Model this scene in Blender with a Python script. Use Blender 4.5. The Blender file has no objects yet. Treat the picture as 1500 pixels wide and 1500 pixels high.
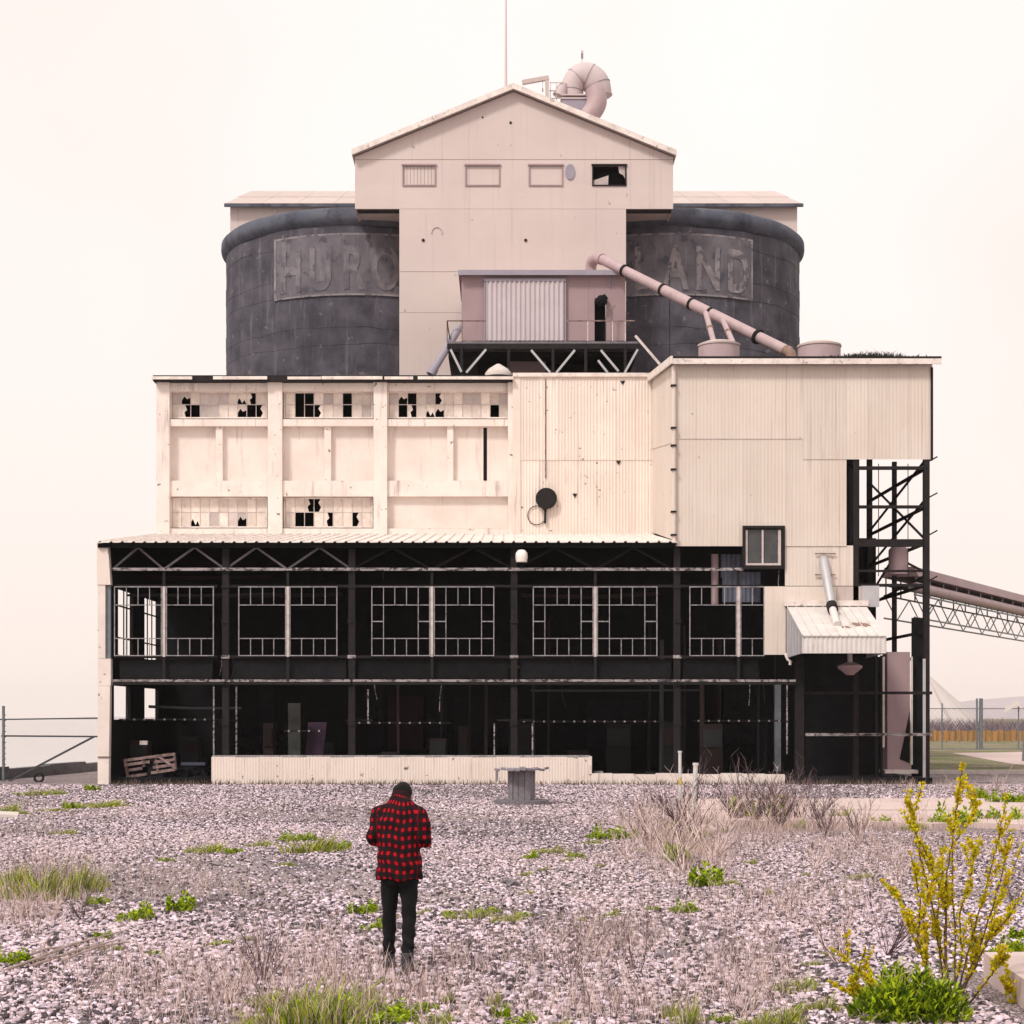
import bpy, math, random
import numpy as np
from mathutils import Vector, Matrix
random.seed(7); rng = np.random.default_rng(7)
SC = bpy.context.scene
COL = SC.collection
R = math.radians

# ------------------------------------------------------------------ camera, sky, sun, exposure
F, VX, HY, CAMZ = 2515.0, 735.0, 1050.0, 2.35          # focal length and vanishing point in photo pixels (1500 wide), eye height
cam_d = bpy.data.cameras.new('camera'); cam = bpy.data.objects.new('camera', cam_d); COL.objects.link(cam)
cam.location = (0, 0, CAMZ); cam.rotation_euler = (R(90), 0, 0)
cam_d.sensor_width = 36; cam_d.lens = 36 * F / 1500
cam_d.shift_x = (750 - VX) / 1500; cam_d.shift_y = (HY - 750) / 1500
cam_d.clip_start = 0.5; cam_d.clip_end = 12000
SC.camera = cam

SUN_EL, SUN_AZ = R(48), R(-142)        # sun high, behind the camera and to the left (azimuth from +Y, clockwise)
world = bpy.data.worlds.new('World'); SC.world = world; world.use_nodes = True
nt = world.node_tree; nt.nodes.clear()
out = nt.nodes.new('ShaderNodeOutputWorld')
sky = nt.nodes.new('ShaderNodeTexSky'); sky.sky_type = 'NISHITA'; sky.sun_disc = False
sky.sun_elevation = SUN_EL; sky.sun_rotation = SUN_AZ; sky.dust_density = 6; sky.air_density = 1.0
b1 = nt.nodes.new('ShaderNodeBackground'); b1.inputs[1].default_value = 0.06
nt.links.new(sky.outputs[0], b1.inputs[0])
geo = nt.nodes.new('ShaderNodeTexCoord'); sep = nt.nodes.new('ShaderNodeSeparateXYZ')
nt.links.new(geo.outputs['Generated'], sep.inputs[0])
ramp = nt.nodes.new('ShaderNodeValToRGB')              # fog bank: pinker low down, whiter overhead, the same all round
ramp.color_ramp.elements[0].position = 0.0; ramp.color_ramp.elements[0].color = (0.645, 0.556, 0.512, 1)
ramp.color_ramp.elements[1].position = 0.33; ramp.color_ramp.elements[1].color = (0.675, 0.625, 0.600, 1)
nt.links.new(sep.outputs[2], ramp.inputs[0])
fogn = nt.nodes.new('ShaderNodeTexNoise'); fogn.inputs['Scale'].default_value = 2.2; fogn.inputs['Detail'].default_value = 3   # faint drifting fog
nt.links.new(geo.outputs['Generated'], fogn.inputs['Vector'])
fmix = nt.nodes.new('ShaderNodeMix'); fmix.data_type = 'RGBA'; fmix.blend_type = 'MULTIPLY'; fmix.inputs[7].default_value = (.95, .88, .86, 1)
fr_ = nt.nodes.new('ShaderNodeMapRange'); fr_.inputs[1].default_value = .45; fr_.inputs[2].default_value = .75; nt.links.new(fogn.outputs['Fac'], fr_.inputs[0]); nt.links.new(fr_.outputs[0], fmix.inputs[0])
nt.links.new(ramp.outputs[0], fmix.inputs[6])
b2 = nt.nodes.new('ShaderNodeBackground'); b2.inputs[1].default_value = 1.0
nt.links.new(fmix.outputs[2], b2.inputs[0])
mx = nt.nodes.new('ShaderNodeMixShader'); mx.inputs[0].default_value = 0.95
nt.links.new(b1.outputs[0], mx.inputs[1]); nt.links.new(b2.outputs[0], mx.inputs[2])
nt.links.new(mx.outputs[0], out.inputs[0])

sun_d = bpy.data.lights.new('sun', 'SUN'); sun = bpy.data.objects.new('sun', sun_d); COL.objects.link(sun)
sun_d.energy = 1.5; sun_d.angle = R(10); sun_d.color = (1.0, 0.945, 0.885)
sd = Vector((math.sin(SUN_AZ) * math.cos(SUN_EL), math.cos(SUN_AZ) * math.cos(SUN_EL), math.sin(SUN_EL)))
sun.rotation_euler = sd.to_track_quat('Z', 'Y').to_euler(); sun.location = (-20, -20, 60)
SC.view_settings.view_transform = 'Standard'; SC.view_settings.look = 'None'
SC.view_settings.gamma = 1; SC.view_settings.use_curve_mapping = False
SC.view_settings.exposure = 0.74
SC.render.engine = 'CYCLES'
SC.cycles.max_bounces = 6; SC.cycles.diffuse_bounces = 3; SC.cycles.volume_bounces = 0
SC.cycles.use_denoising = True

# ------------------------------------------------------------------ helpers
def P(px, py, d):
    """point on the photo pixel's direction at distance d into the scene"""
    return Vector(((px - VX) * d / F, d, CAMZ + (HY - py) * d / F))
def X(px, d): return (px - VX) * d / F
def Z(py, d): return CAMZ + (HY - py) * d / F

class MB:
    def __init__(s): s.v = []; s.f = []
    def add(s, vs, fs):
        n = len(s.v); s.v += [tuple(p) for p in vs]; s.f += [tuple(i + n for i in f) for f in fs]; return s
    def box(s, x0, x1, y0, y1, z0, z1):
        if x0 > x1: x0, x1 = x1, x0
        if y0 > y1: y0, y1 = y1, y0
        if z0 > z1: z0, z1 = z1, z0
        return s.add([(x0,y0,z0),(x1,y0,z0),(x1,y1,z0),(x0,y1,z0),(x0,y0,z1),(x1,y0,z1),(x1,y1,z1),(x0,y1,z1)],
              [(0,3,2,1),(4,5,6,7),(0,1,5,4),(1,2,6,5),(2,3,7,6),(3,0,4,7)])
    def pbox(s, px0, px1, py0, py1, d, depth):
        """box whose front face covers a photo rectangle at distance d"""
        return s.box(X(px0,d), X(px1,d), d, d + depth, Z(py1,d), Z(py0,d))
    def hexa(s, p):
        return s.add(p, [(0,3,2,1),(4,5,6,7),(0,1,5,4),(1,2,6,5),(2,3,7,6),(3,0,4,7)])
    def prism(s, poly, a, b, axis='y'):
        """polygon in xz extruded from y=a to y=b (or polygon in yz along x)"""
        n = len(poly)
        if axis == 'y': vs = [(p[0], a, p[1]) for p in poly] + [(p[0], b, p[1]) for p in poly]
        elif axis == 'x': vs = [(a, p[0], p[1]) for p in poly] + [(b, p[0], p[1]) for p in poly]
        else: vs = [(p[0], p[1], a) for p in poly] + [(p[0], p[1], b) for p in poly]
        fs = [tuple(range(n)), tuple(range(2*n-1, n-1, -1))] + [(i, i+n, (i+1)%n+n, (i+1)%n) for i in range(n)]
        return s.add(vs, fs)
    def bar(s, p, q, w, h=None):
        p, q = Vector(p), Vector(q); h = h or w
        t = (q - p).normalized(); up = Vector((0,0,1)) if abs(t.z) < .95 else Vector((0,1,0))
        a = t.cross(up).normalized() * (w/2); b = t.cross(a).normalized() * (h/2)
        return s.hexa([p-a-b, p+a-b, p+a+b, p-a+b, q-a-b, q+a-b, q+a+b, q-a+b])
    def tube(s, pts, r, n=10, cap=True, ry=None, up=None):
        pts = [Vector(p) for p in pts]; m = len(pts)
        rs = list(r) if hasattr(r, '__len__') else [r]*m
        rys = rs if ry is None else (list(ry) if hasattr(ry, '__len__') else [ry]*m)
        vs = []; ref = Vector(up) if up else None; pa = None
        for i, p in enumerate(pts):
            t = (pts[min(i+1,m-1)] - pts[max(i-1,0)]).normalized()
            if ref is not None: u = ref
            elif pa is not None: u = pa
            else: u = Vector((1,0,0)) if abs(t.x) < .9 else Vector((0,1,0))
            a = (u - t*u.dot(t)).normalized(); pa = a; b = t.cross(a)
            for k in range(n):
                th = 2*math.pi*k/n
                vs.append(p + a*math.cos(th)*rs[i] + b*math.sin(th)*rys[i])
        fs = [(i*n+k, i*n+(k+1)%n, (i+1)*n+(k+1)%n, (i+1)*n+k) for i in range(m-1) for k in range(n)]
        if cap: fs += [tuple(range(n-1,-1,-1)), tuple(range((m-1)*n, m*n))]
        return s.add(vs, fs)
    def lathe(s, c, prof, n=32, a0=0, a1=2*math.pi):
        full = abs(a1-a0-2*math.pi) < 1e-6; cnt = n if full else n+1
        vs = [(c[0]+r*math.cos(a0+(a1-a0)*k/n), c[1]+r*math.sin(a0+(a1-a0)*k/n), c[2]+z) for r, z in prof for k in range(cnt)]
        fs = []
        for i in range(len(prof)-1):
            for k in range(n):
                k2 = (k+1) % cnt
                fs.append((i*cnt+k, i*cnt+k2, (i+1)*cnt+k2, (i+1)*cnt+k))
        if full:
            if prof[0][0] > 1e-4: fs.append(tuple(range(cnt-1,-1,-1)))
            if prof[-1][0] > 1e-4: fs.append(tuple(range((len(prof)-1)*cnt, len(prof)*cnt)))
        return s.add(vs, fs)
    def corr(s, p0, p1, za, zb, pitch=.125, amp=.010, thick=.004):
        """corrugated sheet from plan point p0 to p1; za=(z0,z1) at p0, zb at p1; ribs vertical"""
        p0, p1 = Vector((p0[0],p0[1],0)), Vector((p1[0],p1[1],0)); L = (p1-p0).length; t = (p1-p0)/L
        nrm = Vector((t.y,-t.x,0)); n = max(4, int(L/pitch*6)); vs = []
        for off in (0, -thick):
            for j in (0, 1):
                for i in range(n+1):
                    u = i/n; q = p0 + t*(L*u) + nrm*(amp*math.cos(2*math.pi*u*L/pitch) + off)
                    vs.append((q.x, q.y, za[j]*(1-u)+zb[j]*u))
        m = n+1; fs = [(i, i+1, m+i+1, m+i) for i in range(n)] + [(2*m+i+1, 2*m+i, 3*m+i, 3*m+i+1) for i in range(n)]
        fs += [(i+1, i, 2*m+i, 2*m+i+1) for i in range(n)] + [(m+i, m+i+1, 3*m+i+1, 3*m+i) for i in range(n)]
        return s.add(vs, fs)

ORG = {}
def mesh_of(mb, name, mat, smooth=False, off=(0,0,0)):
    me = bpy.data.meshes.new(name)
    o = Vector(off)
    me.from_pydata([(v[0]-o.x, v[1]-o.y, v[2]-o.z) for v in mb.v], [], mb.f)
    if mat: me.materials.append(mat)
    if smooth:
        me.polygons.foreach_set('use_smooth', [True]*len(me.polygons))
    me.update(); return me
def link(name, me, parent=None, origin=(0,0,0)):
    o = bpy.data.objects.new(name, me); COL.objects.link(o)
    origin = Vector(origin)
    if parent: o.parent = parent; o.location = origin - ORG[parent.name]
    else: o.location = origin
    ORG[o.name] = origin
    return o
def build(mb, name, mat, parent=None, smooth=False, origin=None):
    if origin is None:
        if parent: origin = ORG[parent.name]
        else:
            a = np.array(mb.v); lo, hi = a.min(0), a.max(0)
            origin = Vector(((lo[0]+hi[0])/2, (lo[1]+hi[1])/2, lo[2]))
    return link(name, mesh_of(mb, name, mat, smooth, origin), parent, origin)
def tag(o, label, cat, group=None):
    o['label'] = label; o['category'] = cat
    if group: o['group'] = group
    return o
def thing(name, label, cat, loc, group=None):
    return tag(link(name, None, None, loc), label, cat, group)
def struct(o): o['kind'] = 'structure'; return o
def stuff(o, label=None, cat=None):
    o['kind'] = 'stuff'
    if label: o['label'] = label; o['category'] = cat
    return o
def autosmooth(o, ang=35):
    me = o.data
    me.polygons.foreach_set('use_smooth', [True]*len(me.polygons))
    try: me.set_sharp_from_angle(angle=R(ang))
    except Exception: pass
    return o

# ------------------------------------------------------------------ materials
MATS = {}
def mat(name, col, rough=.8, metal=0., col2=None, vscale=1.2, vamt=.6, stain=None, bump=.0, bscale=30, rand=0., spec=.3, streak=(3,3,.25), speck=None):
    """col mixed with col2 by cloudy noise; stain=(colour, amount 0..1, low edge) in long vertical runs; rand = per-piece brightness spread"""
    m = bpy.data.materials.new(name); m.use_nodes = True; MATS[name] = m
    n = m.node_tree; N = n.nodes; Lk = n.links; bs = N['Principled BSDF']
    bs.inputs['Roughness'].default_value = rough; bs.inputs['Metallic'].default_value = metal
    bs.inputs['Specular IOR Level'].default_value = spec
    g = N.new('ShaderNodeNewGeometry'); pos = g.outputs['Position']
    rgb = N.new('ShaderNodeRGB'); rgb.outputs[0].default_value = (*col, 1); cur = rgb.outputs[0]
    def mix(a, b, fac, kind='MIX'):
        x = N.new('ShaderNodeMix'); x.data_type = 'RGBA'; x.blend_type = kind
        if isinstance(fac, (int, float)): x.inputs[0].default_value = fac
        else: Lk.new(fac, x.inputs[0])
        Lk.new(a, x.inputs[6])
        if isinstance(b, tuple): x.inputs[7].default_value = (*b, 1)
        else: Lk.new(b, x.inputs[7])
        return x.outputs[2]
    def noise(scale, vec=pos, detail=4, lo=.35, hi=.7, amt=1., rgh=.6):
        t = N.new('ShaderNodeTexNoise'); t.inputs['Scale'].default_value = scale; t.inputs['Detail'].default_value = detail
        t.inputs['Roughness'].default_value = rgh
        Lk.new(vec, t.inputs['Vector'])
        r = N.new('ShaderNodeMapRange'); r.inputs[1].default_value = lo; r.inputs[2].default_value = hi
        r.inputs[3].default_value = 0; r.inputs[4].default_value = amt
        Lk.new(t.outputs['Fac'], r.inputs[0]); return r.outputs[0], t.outputs['Fac']
    if col2: cur = mix(cur, col2, noise(vscale, amt=vamt)[0])
    if stain:
        mp = N.new('ShaderNodeMapping'); mp.inputs['Scale'].default_value = streak; Lk.new(pos, mp.inputs['Vector'])
        cur = mix(cur, stain[0], noise(1.0, mp.outputs[0], 6, stain[2], stain[2]+.16, stain[1], .7)[0])
    if speck:      # (colour, amount, scale, threshold): chips, pits and rust spots
        cur = mix(cur, speck[0], noise(speck[2], pos, 3, speck[3], speck[3]+.05, speck[1], .5)[0])
    if rand:
        oi = N.new('ShaderNodeObjectInfo'); r = N.new('ShaderNodeMapRange')
        r.inputs[3].default_value = 1-rand; r.inputs[4].default_value = 1+rand*.6
        Lk.new(oi.outputs['Random'], r.inputs[0])
        hv = N.new('ShaderNodeHueSaturation'); Lk.new(cur, hv.inputs['Color']); Lk.new(r.outputs[0], hv.inputs['Value']); cur = hv.outputs[0]
    Lk.new(cur, bs.inputs['Base Color'])
    if bump:
        b = N.new('ShaderNodeBump'); b.inputs['Strength'].default_value = bump; b.inputs['Distance'].default_value = .03
        Lk.new(noise(bscale, detail=5)[1], b.inputs['Height']); Lk.new(b.outputs[0], bs.inputs['Normal'])
    return m

RUST = (.16, .075, .045)
M_CREAM  = mat('cream_concrete', (.83,.735,.675), .85, col2=(.68,.575,.525), vscale=1.0, vamt=.75, stain=((.26,.20,.19), .75, .565), bump=.35, bscale=18, speck=((.14,.10,.09), .85, 5.0, .675))
M_CREAMP = mat('cream_render_panel', (.82,.725,.665), .85, col2=(.70,.595,.54), vscale=.7, vamt=.8, stain=((.42,.33,.30), .6, .57), bump=.25, bscale=22, rand=.05, speck=((.20,.14,.12), .8, 3.5, .735))
M_CORR   = mat('cream_corrugated_steel', (.80,.70,.63), .6, col2=(.70,.585,.52), vscale=.7, stain=((.30,.20,.165), .75, .585), rand=.06, spec=.35, streak=(7,7,.3), speck=((.12,.07,.055), .9, 4.5, .69))
M_CORRB  = mat('cream_corrugated_steel_flat', (.70,.615,.545), .65, col2=(.635,.545,.475), vscale=.45, vamt=.85, stain=((.40,.315,.27), .75, .56), rand=.05, streak=(7,7,.14), speck=((.20,.13,.10), .85, 4.0, .715))
M_TOWER  = mat('pinkish_cream_siding', (.63,.535,.50), .7, col2=(.57,.475,.45), vscale=.35, vamt=.8, stain=((.42,.345,.33), .6, .565), rand=.02, streak=(5,5,.10), speck=((.28,.20,.19), .75, 2.6, .715))
M_TRIM   = mat('pale_trim', (.84,.765,.71), .75, col2=(.60,.51,.47), vscale=2.2, vamt=.9, stain=((.10,.08,.08), .9, .575), bump=.3, streak=(4,4,4))
M_SILO   = mat('grey_silo_concrete', (.048,.045,.058), .9, col2=(.105,.097,.118), vscale=.9, vamt=1., stain=((.175,.16,.182), .75, .55), bump=.4, bscale=7, rand=.06, streak=(3.0,3.0,.22), speck=((.25,.225,.235), .5, 2.6, .66))
M_SILORIM= mat('slate_silo_rim', (.075,.082,.110), .9, col2=(.135,.14,.17), vscale=1.2, vamt=1., stain=((.035,.038,.05), .8, .52), bump=.5, bscale=6, streak=(1.5,1.5,.8))
M_SIGNP  = mat('faded_sign_ground', (.165,.150,.168), .95, col2=(.098,.090,.108), vscale=1.1, vamt=1., stain=((.235,.21,.23), .7, .55), streak=(3,3,.6), speck=((.07,.067,.085), .8, 2.2, .60))
M_SIGNL  = mat('faded_sign_letters', (.30,.262,.27), .95, col2=(.17,.152,.168), vscale=1.5, vamt=.9, stain=((.12,.11,.13), .8, .52), streak=(3,3,.8), speck=((.11,.10,.118), .9, 2.6, .54))
M_GIRT   = mat('highlight_broken_girt', (.40,.36,.36), .75, col2=(.20,.165,.165), vscale=5, stain=((.025,.022,.024), .97, .47), streak=(2.2,2.2,9), speck=((.03,.025,.026), .9, 7, .55))  # broken pale highlights put into the colour, over dark stain
M_SOOTSHADE   = mat('soot_shade_black', (.010,.011,.012), .95, col2=(.017,.017,.018), vscale=2, bump=.2, spec=.1)  # dark surfaces taken near black; unlit interior shade is put into the colour
M_SOOTSHADE2  = mat('sooty_shade_board', (.011,.011,.013), .95, col2=(.019,.018,.020), vscale=3, bump=.2, spec=.1, rand=.3)  # dark boards, with interior shade also put into their tone
M_STEEL  = mat('black_steel', (.014,.013,.015), .8, col2=(.030,.021,.020), vscale=4, stain=((.11,.09,.09), .7, .66), spec=.2, streak=(4,4,2))
M_LSTEEL = mat('weathered_light_steel', (.38,.37,.385), .7, col2=(.20,.175,.18), vscale=5, vamt=.9, stain=((.045,.036,.035), .9, .53), spec=.3, streak=(7,7,6))
M_MULL   = mat('pale_mullion_paint', (.62,.55,.53), .7, col2=(.36,.28,.26), vscale=5, stain=((.10,.06,.05), .8, .58), streak=(6,6,3))
M_PINK   = mat('faded_mauve_steel', (.37,.265,.275), .65, col2=(.30,.21,.225), vscale=.9, stain=((.16,.10,.10), .5, .63), rand=.04)
M_PIPE   = mat('pinkish_pipe_paint', (.46,.345,.355), .55, col2=(.36,.255,.26), vscale=2, stain=((.17,.09,.08), .6, .62), spec=.4, streak=(2,2,2))
M_GALV   = mat('galvanised_sheet', (.50,.49,.50), .5, col2=(.38,.37,.385), vscale=2.5, stain=((.22,.20,.20), .5, .62), spec=.5, metal=.2)
M_DOORG  = mat('pale_lilac_sheet', (.55,.485,.505), .55, col2=(.47,.40,.42), vscale=1.5, stain=((.3,.23,.22), .5, .64), spec=.4)
M_HOOD   = mat('pale_hood_sheet', (.70,.66,.63), .6, col2=(.56,.51,.49), vscale=2, stain=((.33,.26,.23), .7, .60), rand=.05, streak=(4,4,1))
M_RUSTY  = mat('rust_patch', (.30,.20,.16), .9, col2=(.17,.10,.075), vscale=6)
M_GLASS  = mat('dusty_dark_glass', (.045,.046,.050), .25, col2=(.085,.082,.085), vscale=3, spec=.5)
M_PANE   = mat('painted_over_glass', (.79,.69,.61), .5, col2=(.62,.51,.455), vscale=4, vamt=.8, rand=.22, spec=.4, stain=((.35,.27,.25), .7, .60), streak=(6,6,3))
M_PANEG  = mat('grimy_glass', (.56,.48,.45), .45, col2=(.42,.35,.33), vscale=5, rand=.2, spec=.4)
M_ROOFP  = mat('pinkish_roof_sheet', (.56,.47,.435), .8, col2=(.45,.37,.35), vscale=1.5, stain=((.25,.2,.2), .5, .6), rand=.06)
M_CYC    = mat('fog_pale_duct', (.57,.475,.47), .6, col2=(.47,.395,.41), vscale=1.2, spec=.4)  # pale because fog fading is put into the duct colour
M_CYCD   = mat('bluish_duct_steel', (.33,.30,.35), .6, col2=(.25,.23,.28), vscale=1.5)
M_MAST   = mat('pale_mast', (.62,.52,.51), .6)
M_WOODG  = mat('weathered_grey_wood', (.26,.235,.26), .9, col2=(.13,.115,.13), vscale=9, stain=((.05,.045,.05), .7, .56), bump=.3, bscale=60, rand=.25, streak=(30,30,1.5))
M_WOODP  = mat('weathered_pinkish_timber', (.30,.205,.195), .9, col2=(.10,.07,.068), vscale=7, vamt=.9, rand=.25, stain=((.03,.025,.025),.9,.52), streak=(6,6,6))
M_LAMP   = mat('ivory_lamp_globe', (.86,.80,.72), .4, spec=.5)
M_PVC    = mat('white_plastic_pipe', (.66,.64,.62), .5, col2=(.5,.47,.45), vscale=6, spec=.4)
M_YEL    = mat('yellow_tape', (.55,.42,.05), .6)
M_SLAB   = mat('pinkish_concrete_slab', (.60,.475,.445), .9, col2=(.48,.375,.355), vscale=1.6, bump=.3, bscale=40, stain=((.30,.24,.23), .5, .6), streak=(2,2,2))
M_KERB   = mat('pale_kerb_concrete', (.66,.59,.55), .9, col2=(.45,.39,.37), vscale=3, bump=.2)
M_SEAW   = mat('dark_sea_wall', (.14,.14,.15), .9, col2=(.24,.23,.24), vscale=2, stain=((.06,.06,.065), .7, .52), bump=.4, bscale=8, streak=(1,1,3))
M_FENCE  = mat('fence_steel', (.16,.18,.20), .5, metal=.3, col2=(.26,.28,.30), vscale=6)
M_FENCED = mat('dark_fence_steel', (.055,.055,.065), .6, col2=(.09,.09,.1), vscale=6)
M_ORANGE = mat('orange_mesh_barrier', (.42,.20,.05), .7, col2=(.30,.20,.08), vscale=2.5, vamt=.9, rand=.3, stain=((.16,.12,.07),.7,.52), streak=(2,2,.6))
M_PALE   = mat('pale_stockpile_sheet', (.52,.47,.45), .8, col2=(.46,.41,.40), vscale=.2)
M_WHITE  = mat('white_tarp', (.75,.69,.66), .7)
M_BLACKR = mat('black_rubber', (.012,.012,.014), .6)

def mat_ground(name, kind):
    m = bpy.data.materials.new(name); m.use_nodes = True
    n = m.node_tree; N = n.nodes; Lk = n.links; bs = N['Principled BSDF']; bs.inputs['Roughness'].default_value = .95
    bs.inputs['Specular IOR Level'].default_value = .15
    g = N.new('ShaderNodeNewGeometry'); pos = g.outputs['Position']
    def tn(s, d=5, v=pos):
        t = N.new('ShaderNodeTexNoise'); t.inputs['Scale'].default_value = s; t.inputs['Detail'].default_value = d; Lk.new(v, t.inputs['Vector']); return t.outputs['Fac']
    def mr(x, a, b, c=0., d=1.):
        r = N.new('ShaderNodeMapRange'); Lk.new(x, r.inputs[0])
        for i, q in enumerate((a,b,c,d)): r.inputs[i+1].default_value = q
        return r.outputs[0]
    def mix(f, a, b):
        x = N.new('ShaderNodeMix'); x.data_type = 'RGBA'; Lk.new(f, x.inputs[0])
        for i, c in ((6,a),(7,b)):
            if isinstance(c, tuple): x.inputs[i].default_value = (*c,1)
            else: Lk.new(c, x.inputs[i])
        return x.outputs[2]
    if kind == 'gravel':
        v = N.new('ShaderNodeTexVoronoi'); v.inputs['Scale'].default_value = 24; Lk.new(pos, v.inputs['Vector'])
        v2 = N.new('ShaderNodeTexVoronoi'); v2.feature = 'DISTANCE_TO_EDGE'; v2.inputs['Scale'].default_value = 24; Lk.new(pos, v2.inputs['Vector'])
        sp = N.new('ShaderNodeSeparateColor'); Lk.new(v.outputs['Color'], sp.inputs[0])
        c = mix(sp.outputs[0], (.34,.27,.275), (.80,.66,.645))
        c = mix(mr(tn(.25), .42, .62), c, mix(sp.outputs[1], (.22,.185,.21), (.70,.585,.585)))
        c = mix(mr(v2.outputs['Distance'], .015, .10, 1., 0.), c, (.030,.025,.030))  # shade in the gaps between stones, put into the colour
        c = mix(mr(tn(.45,6), .53, .68, 0., .65), c, (.115,.092,.098))
        Lk.new(c, bs.inputs['Base Color'])
        b = N.new('ShaderNodeBump'); b.inputs['Distance'].default_value = .03; b.inputs['Strength'].default_value = .9
        Lk.new(mr(v2.outputs['Distance'], 0, .35), b.inputs['Height']); Lk.new(b.outputs[0], bs.inputs['Normal'])
    else:
        c = mix(mr(tn(.35), .4, .6), (.33,.26,.20), (.17,.19,.075))
        c = mix(mr(tn(4), .45, .7), c, (.10,.09,.05))
        Lk.new(c, bs.inputs['Base Color'])
        b = N.new('ShaderNodeBump'); b.inputs['Distance'].default_value = .1; Lk.new(tn(6), b.inputs['Height']); Lk.new(b.outputs[0], bs.inputs['Normal'])
    return m
M_GRAVEL = mat_ground('pinkish_gravel', 'gravel'); M_LAWN = mat_ground('patchy_lawn', 'lawn')

def mat_attr(name, rough=.9, trans=0.):
    m = bpy.data.materials.new(name); m.use_nodes = True
    n = m.node_tree; bs = n.nodes['Principled BSDF']; bs.inputs['Roughness'].default_value = rough
    bs.inputs['Specular IOR Level'].default_value = .15
    a = n.nodes.new('ShaderNodeAttribute'); a.attribute_name = 'tint'
    n.links.new(a.outputs['Color'], bs.inputs['Base Color'])
    if trans:
        tr = n.nodes.new('ShaderNodeBsdfTranslucent'); n.links.new(a.outputs['Color'], tr.inputs[0])
        mx = n.nodes.new('ShaderNodeMixShader'); mx.inputs[0].default_value = trans
        n.links.new(bs.outputs[0], mx.inputs[1]); n.links.new(tr.outputs[0], mx.inputs[2])
        n.links.new(mx.outputs[0], n.nodes['Material Output'].inputs[0])
    return m
M_STONE = mat_attr('gravel_stones'); M_BLADE = mat_attr('plant_blades', .7, .4); M_TWIG = mat_attr('dry_twigs')
M_WATER = bpy.data.materials.new('calm_water'); M_WATER.use_nodes = True
_b = M_WATER.node_tree.nodes['Principled BSDF']; _b.inputs['Base Color'].default_value = (.30,.27,.26,1); _b.inputs['Roughness'].default_value = .12
_t = M_WATER.node_tree.nodes.new('ShaderNodeTexNoise'); _t.inputs['Scale'].default_value = 1.2
_g = M_WATER.node_tree.nodes.new('ShaderNodeNewGeometry'); M_WATER.node_tree.links.new(_g.outputs['Position'], _t.inputs['Vector'])
_u = M_WATER.node_tree.nodes.new('ShaderNodeBump'); _u.inputs['Strength'].default_value = .12
M_WATER.node_tree.links.new(_t.outputs['Fac'], _u.inputs['Height']); M_WATER.node_tree.links.new(_u.outputs[0], _b.inputs['Normal'])

# ------------------------------------------------------------------ the setting
BIG = 2720
DF, DB = 60.0, 69.5              # front of the lean-to, front wall of the mill behind it
DT, DS = 77.0, 86.0              # front of the tower, centre of the silos
shore = lambda y: -18.6 + (y - 63.5) * .1
m = MB(); m.add([(-60,-40,0),(BIG,-40,0),(BIG,BIG,0),(shore(BIG)*.1-18,BIG,0),(shore(80),80,0),(shore(55),55,0),(-60,50,0)], [(0,1,2,3,4,5,6)])
g = struct(build(m, 'ground', M_GRAVEL)); g['label'] = 'pinkish gravel lot in front of the plant'
m = MB(); m.add([(-BIG,40,-.7),(-10,40,-.7),(-10,BIG,-.7),(-BIG,BIG,-.7)], [(0,1,2,3)])
struct(build(m, 'water', M_WATER))
m = MB(); m.add([(15.6,71.2,.004),(BIG*.9,71.2,.004),(BIG*.9,BIG*.9,.004),(-15,BIG*.9,.004),(-15,100,.004),(15.6,90,.004)], [(0,1,2,3,4,5)])
struct(build(m, 'lawn', M_LAWN))
m = MB(); a, b, c, e = P(1395,1103,111), P(1560,1100,116), P(1560,1132,76), P(1480,1120,86)
m.add([(a.x,a.y,.01),(e.x,e.y,.01),(c.x,c.y,.01),(b.x,b.y,.01)], [(0,1,2,3)])
struct(build(m, 'path', M_SLAB))
m = MB(); m.box(15.4, 60, 70.6, 71.1, 0, .16); struct(build(m, 'kerb', M_KERB))
# low hills across the bay
m = MB(); nx = 120; vs = []; fs = []
for i in range(nx+1):
    x = -500 + i*3100/nx; e = max(0, min(1, (x-330)/450)); h = 2 + e*(36 + 9*math.sin(x*.006) + 5*math.sin(x*.021+1) + 3*math.sin(x*.053))
    for j, (yy, k) in enumerate(((1900,0),(1960,.6),(2050,1),(2250,.9),(2600,0))): vs.append((x, yy+30*math.sin(x*.01), h*k if k else -2))
for i in range(nx):
    for j in range(4): fs.append((i*5+j, (i+1)*5+j, (i+1)*5+j+1, i*5+j+1))
m.add(vs, fs); M_HILL = mat('far_hill', (.40,.345,.37), .95, col2=(.46,.40,.42), vscale=.01)  # distance haze partly put into the pale hill colour
struct(build(m, 'hills', M_HILL, smooth=True))

# sea wall at the shore
s = thing('sea_wall', 'low dark concrete sea wall running along the water beyond the gate', 'wall', (shore(65), 65, 0))
for i in range(8):
    y0 = 52 + i*4.2; y1 = y0 + 4.17
    m = MB(); zt = .42 + .03*((i*37) % 5 - 2)
    m.hexa([(shore(y0)-.5,y0,-1),(shore(y0),y0,-.05),(shore(y1),y1,-.05),(shore(y1)-.5,y1,-1),(shore(y0)-.45,y0,zt),(shore(y0)-.03,y0,zt),(shore(y1)-.03,y1,zt),(shore(y1)-.45,y1,zt)])
    build(m, 'wall_block', M_SEAW, s)

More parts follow.
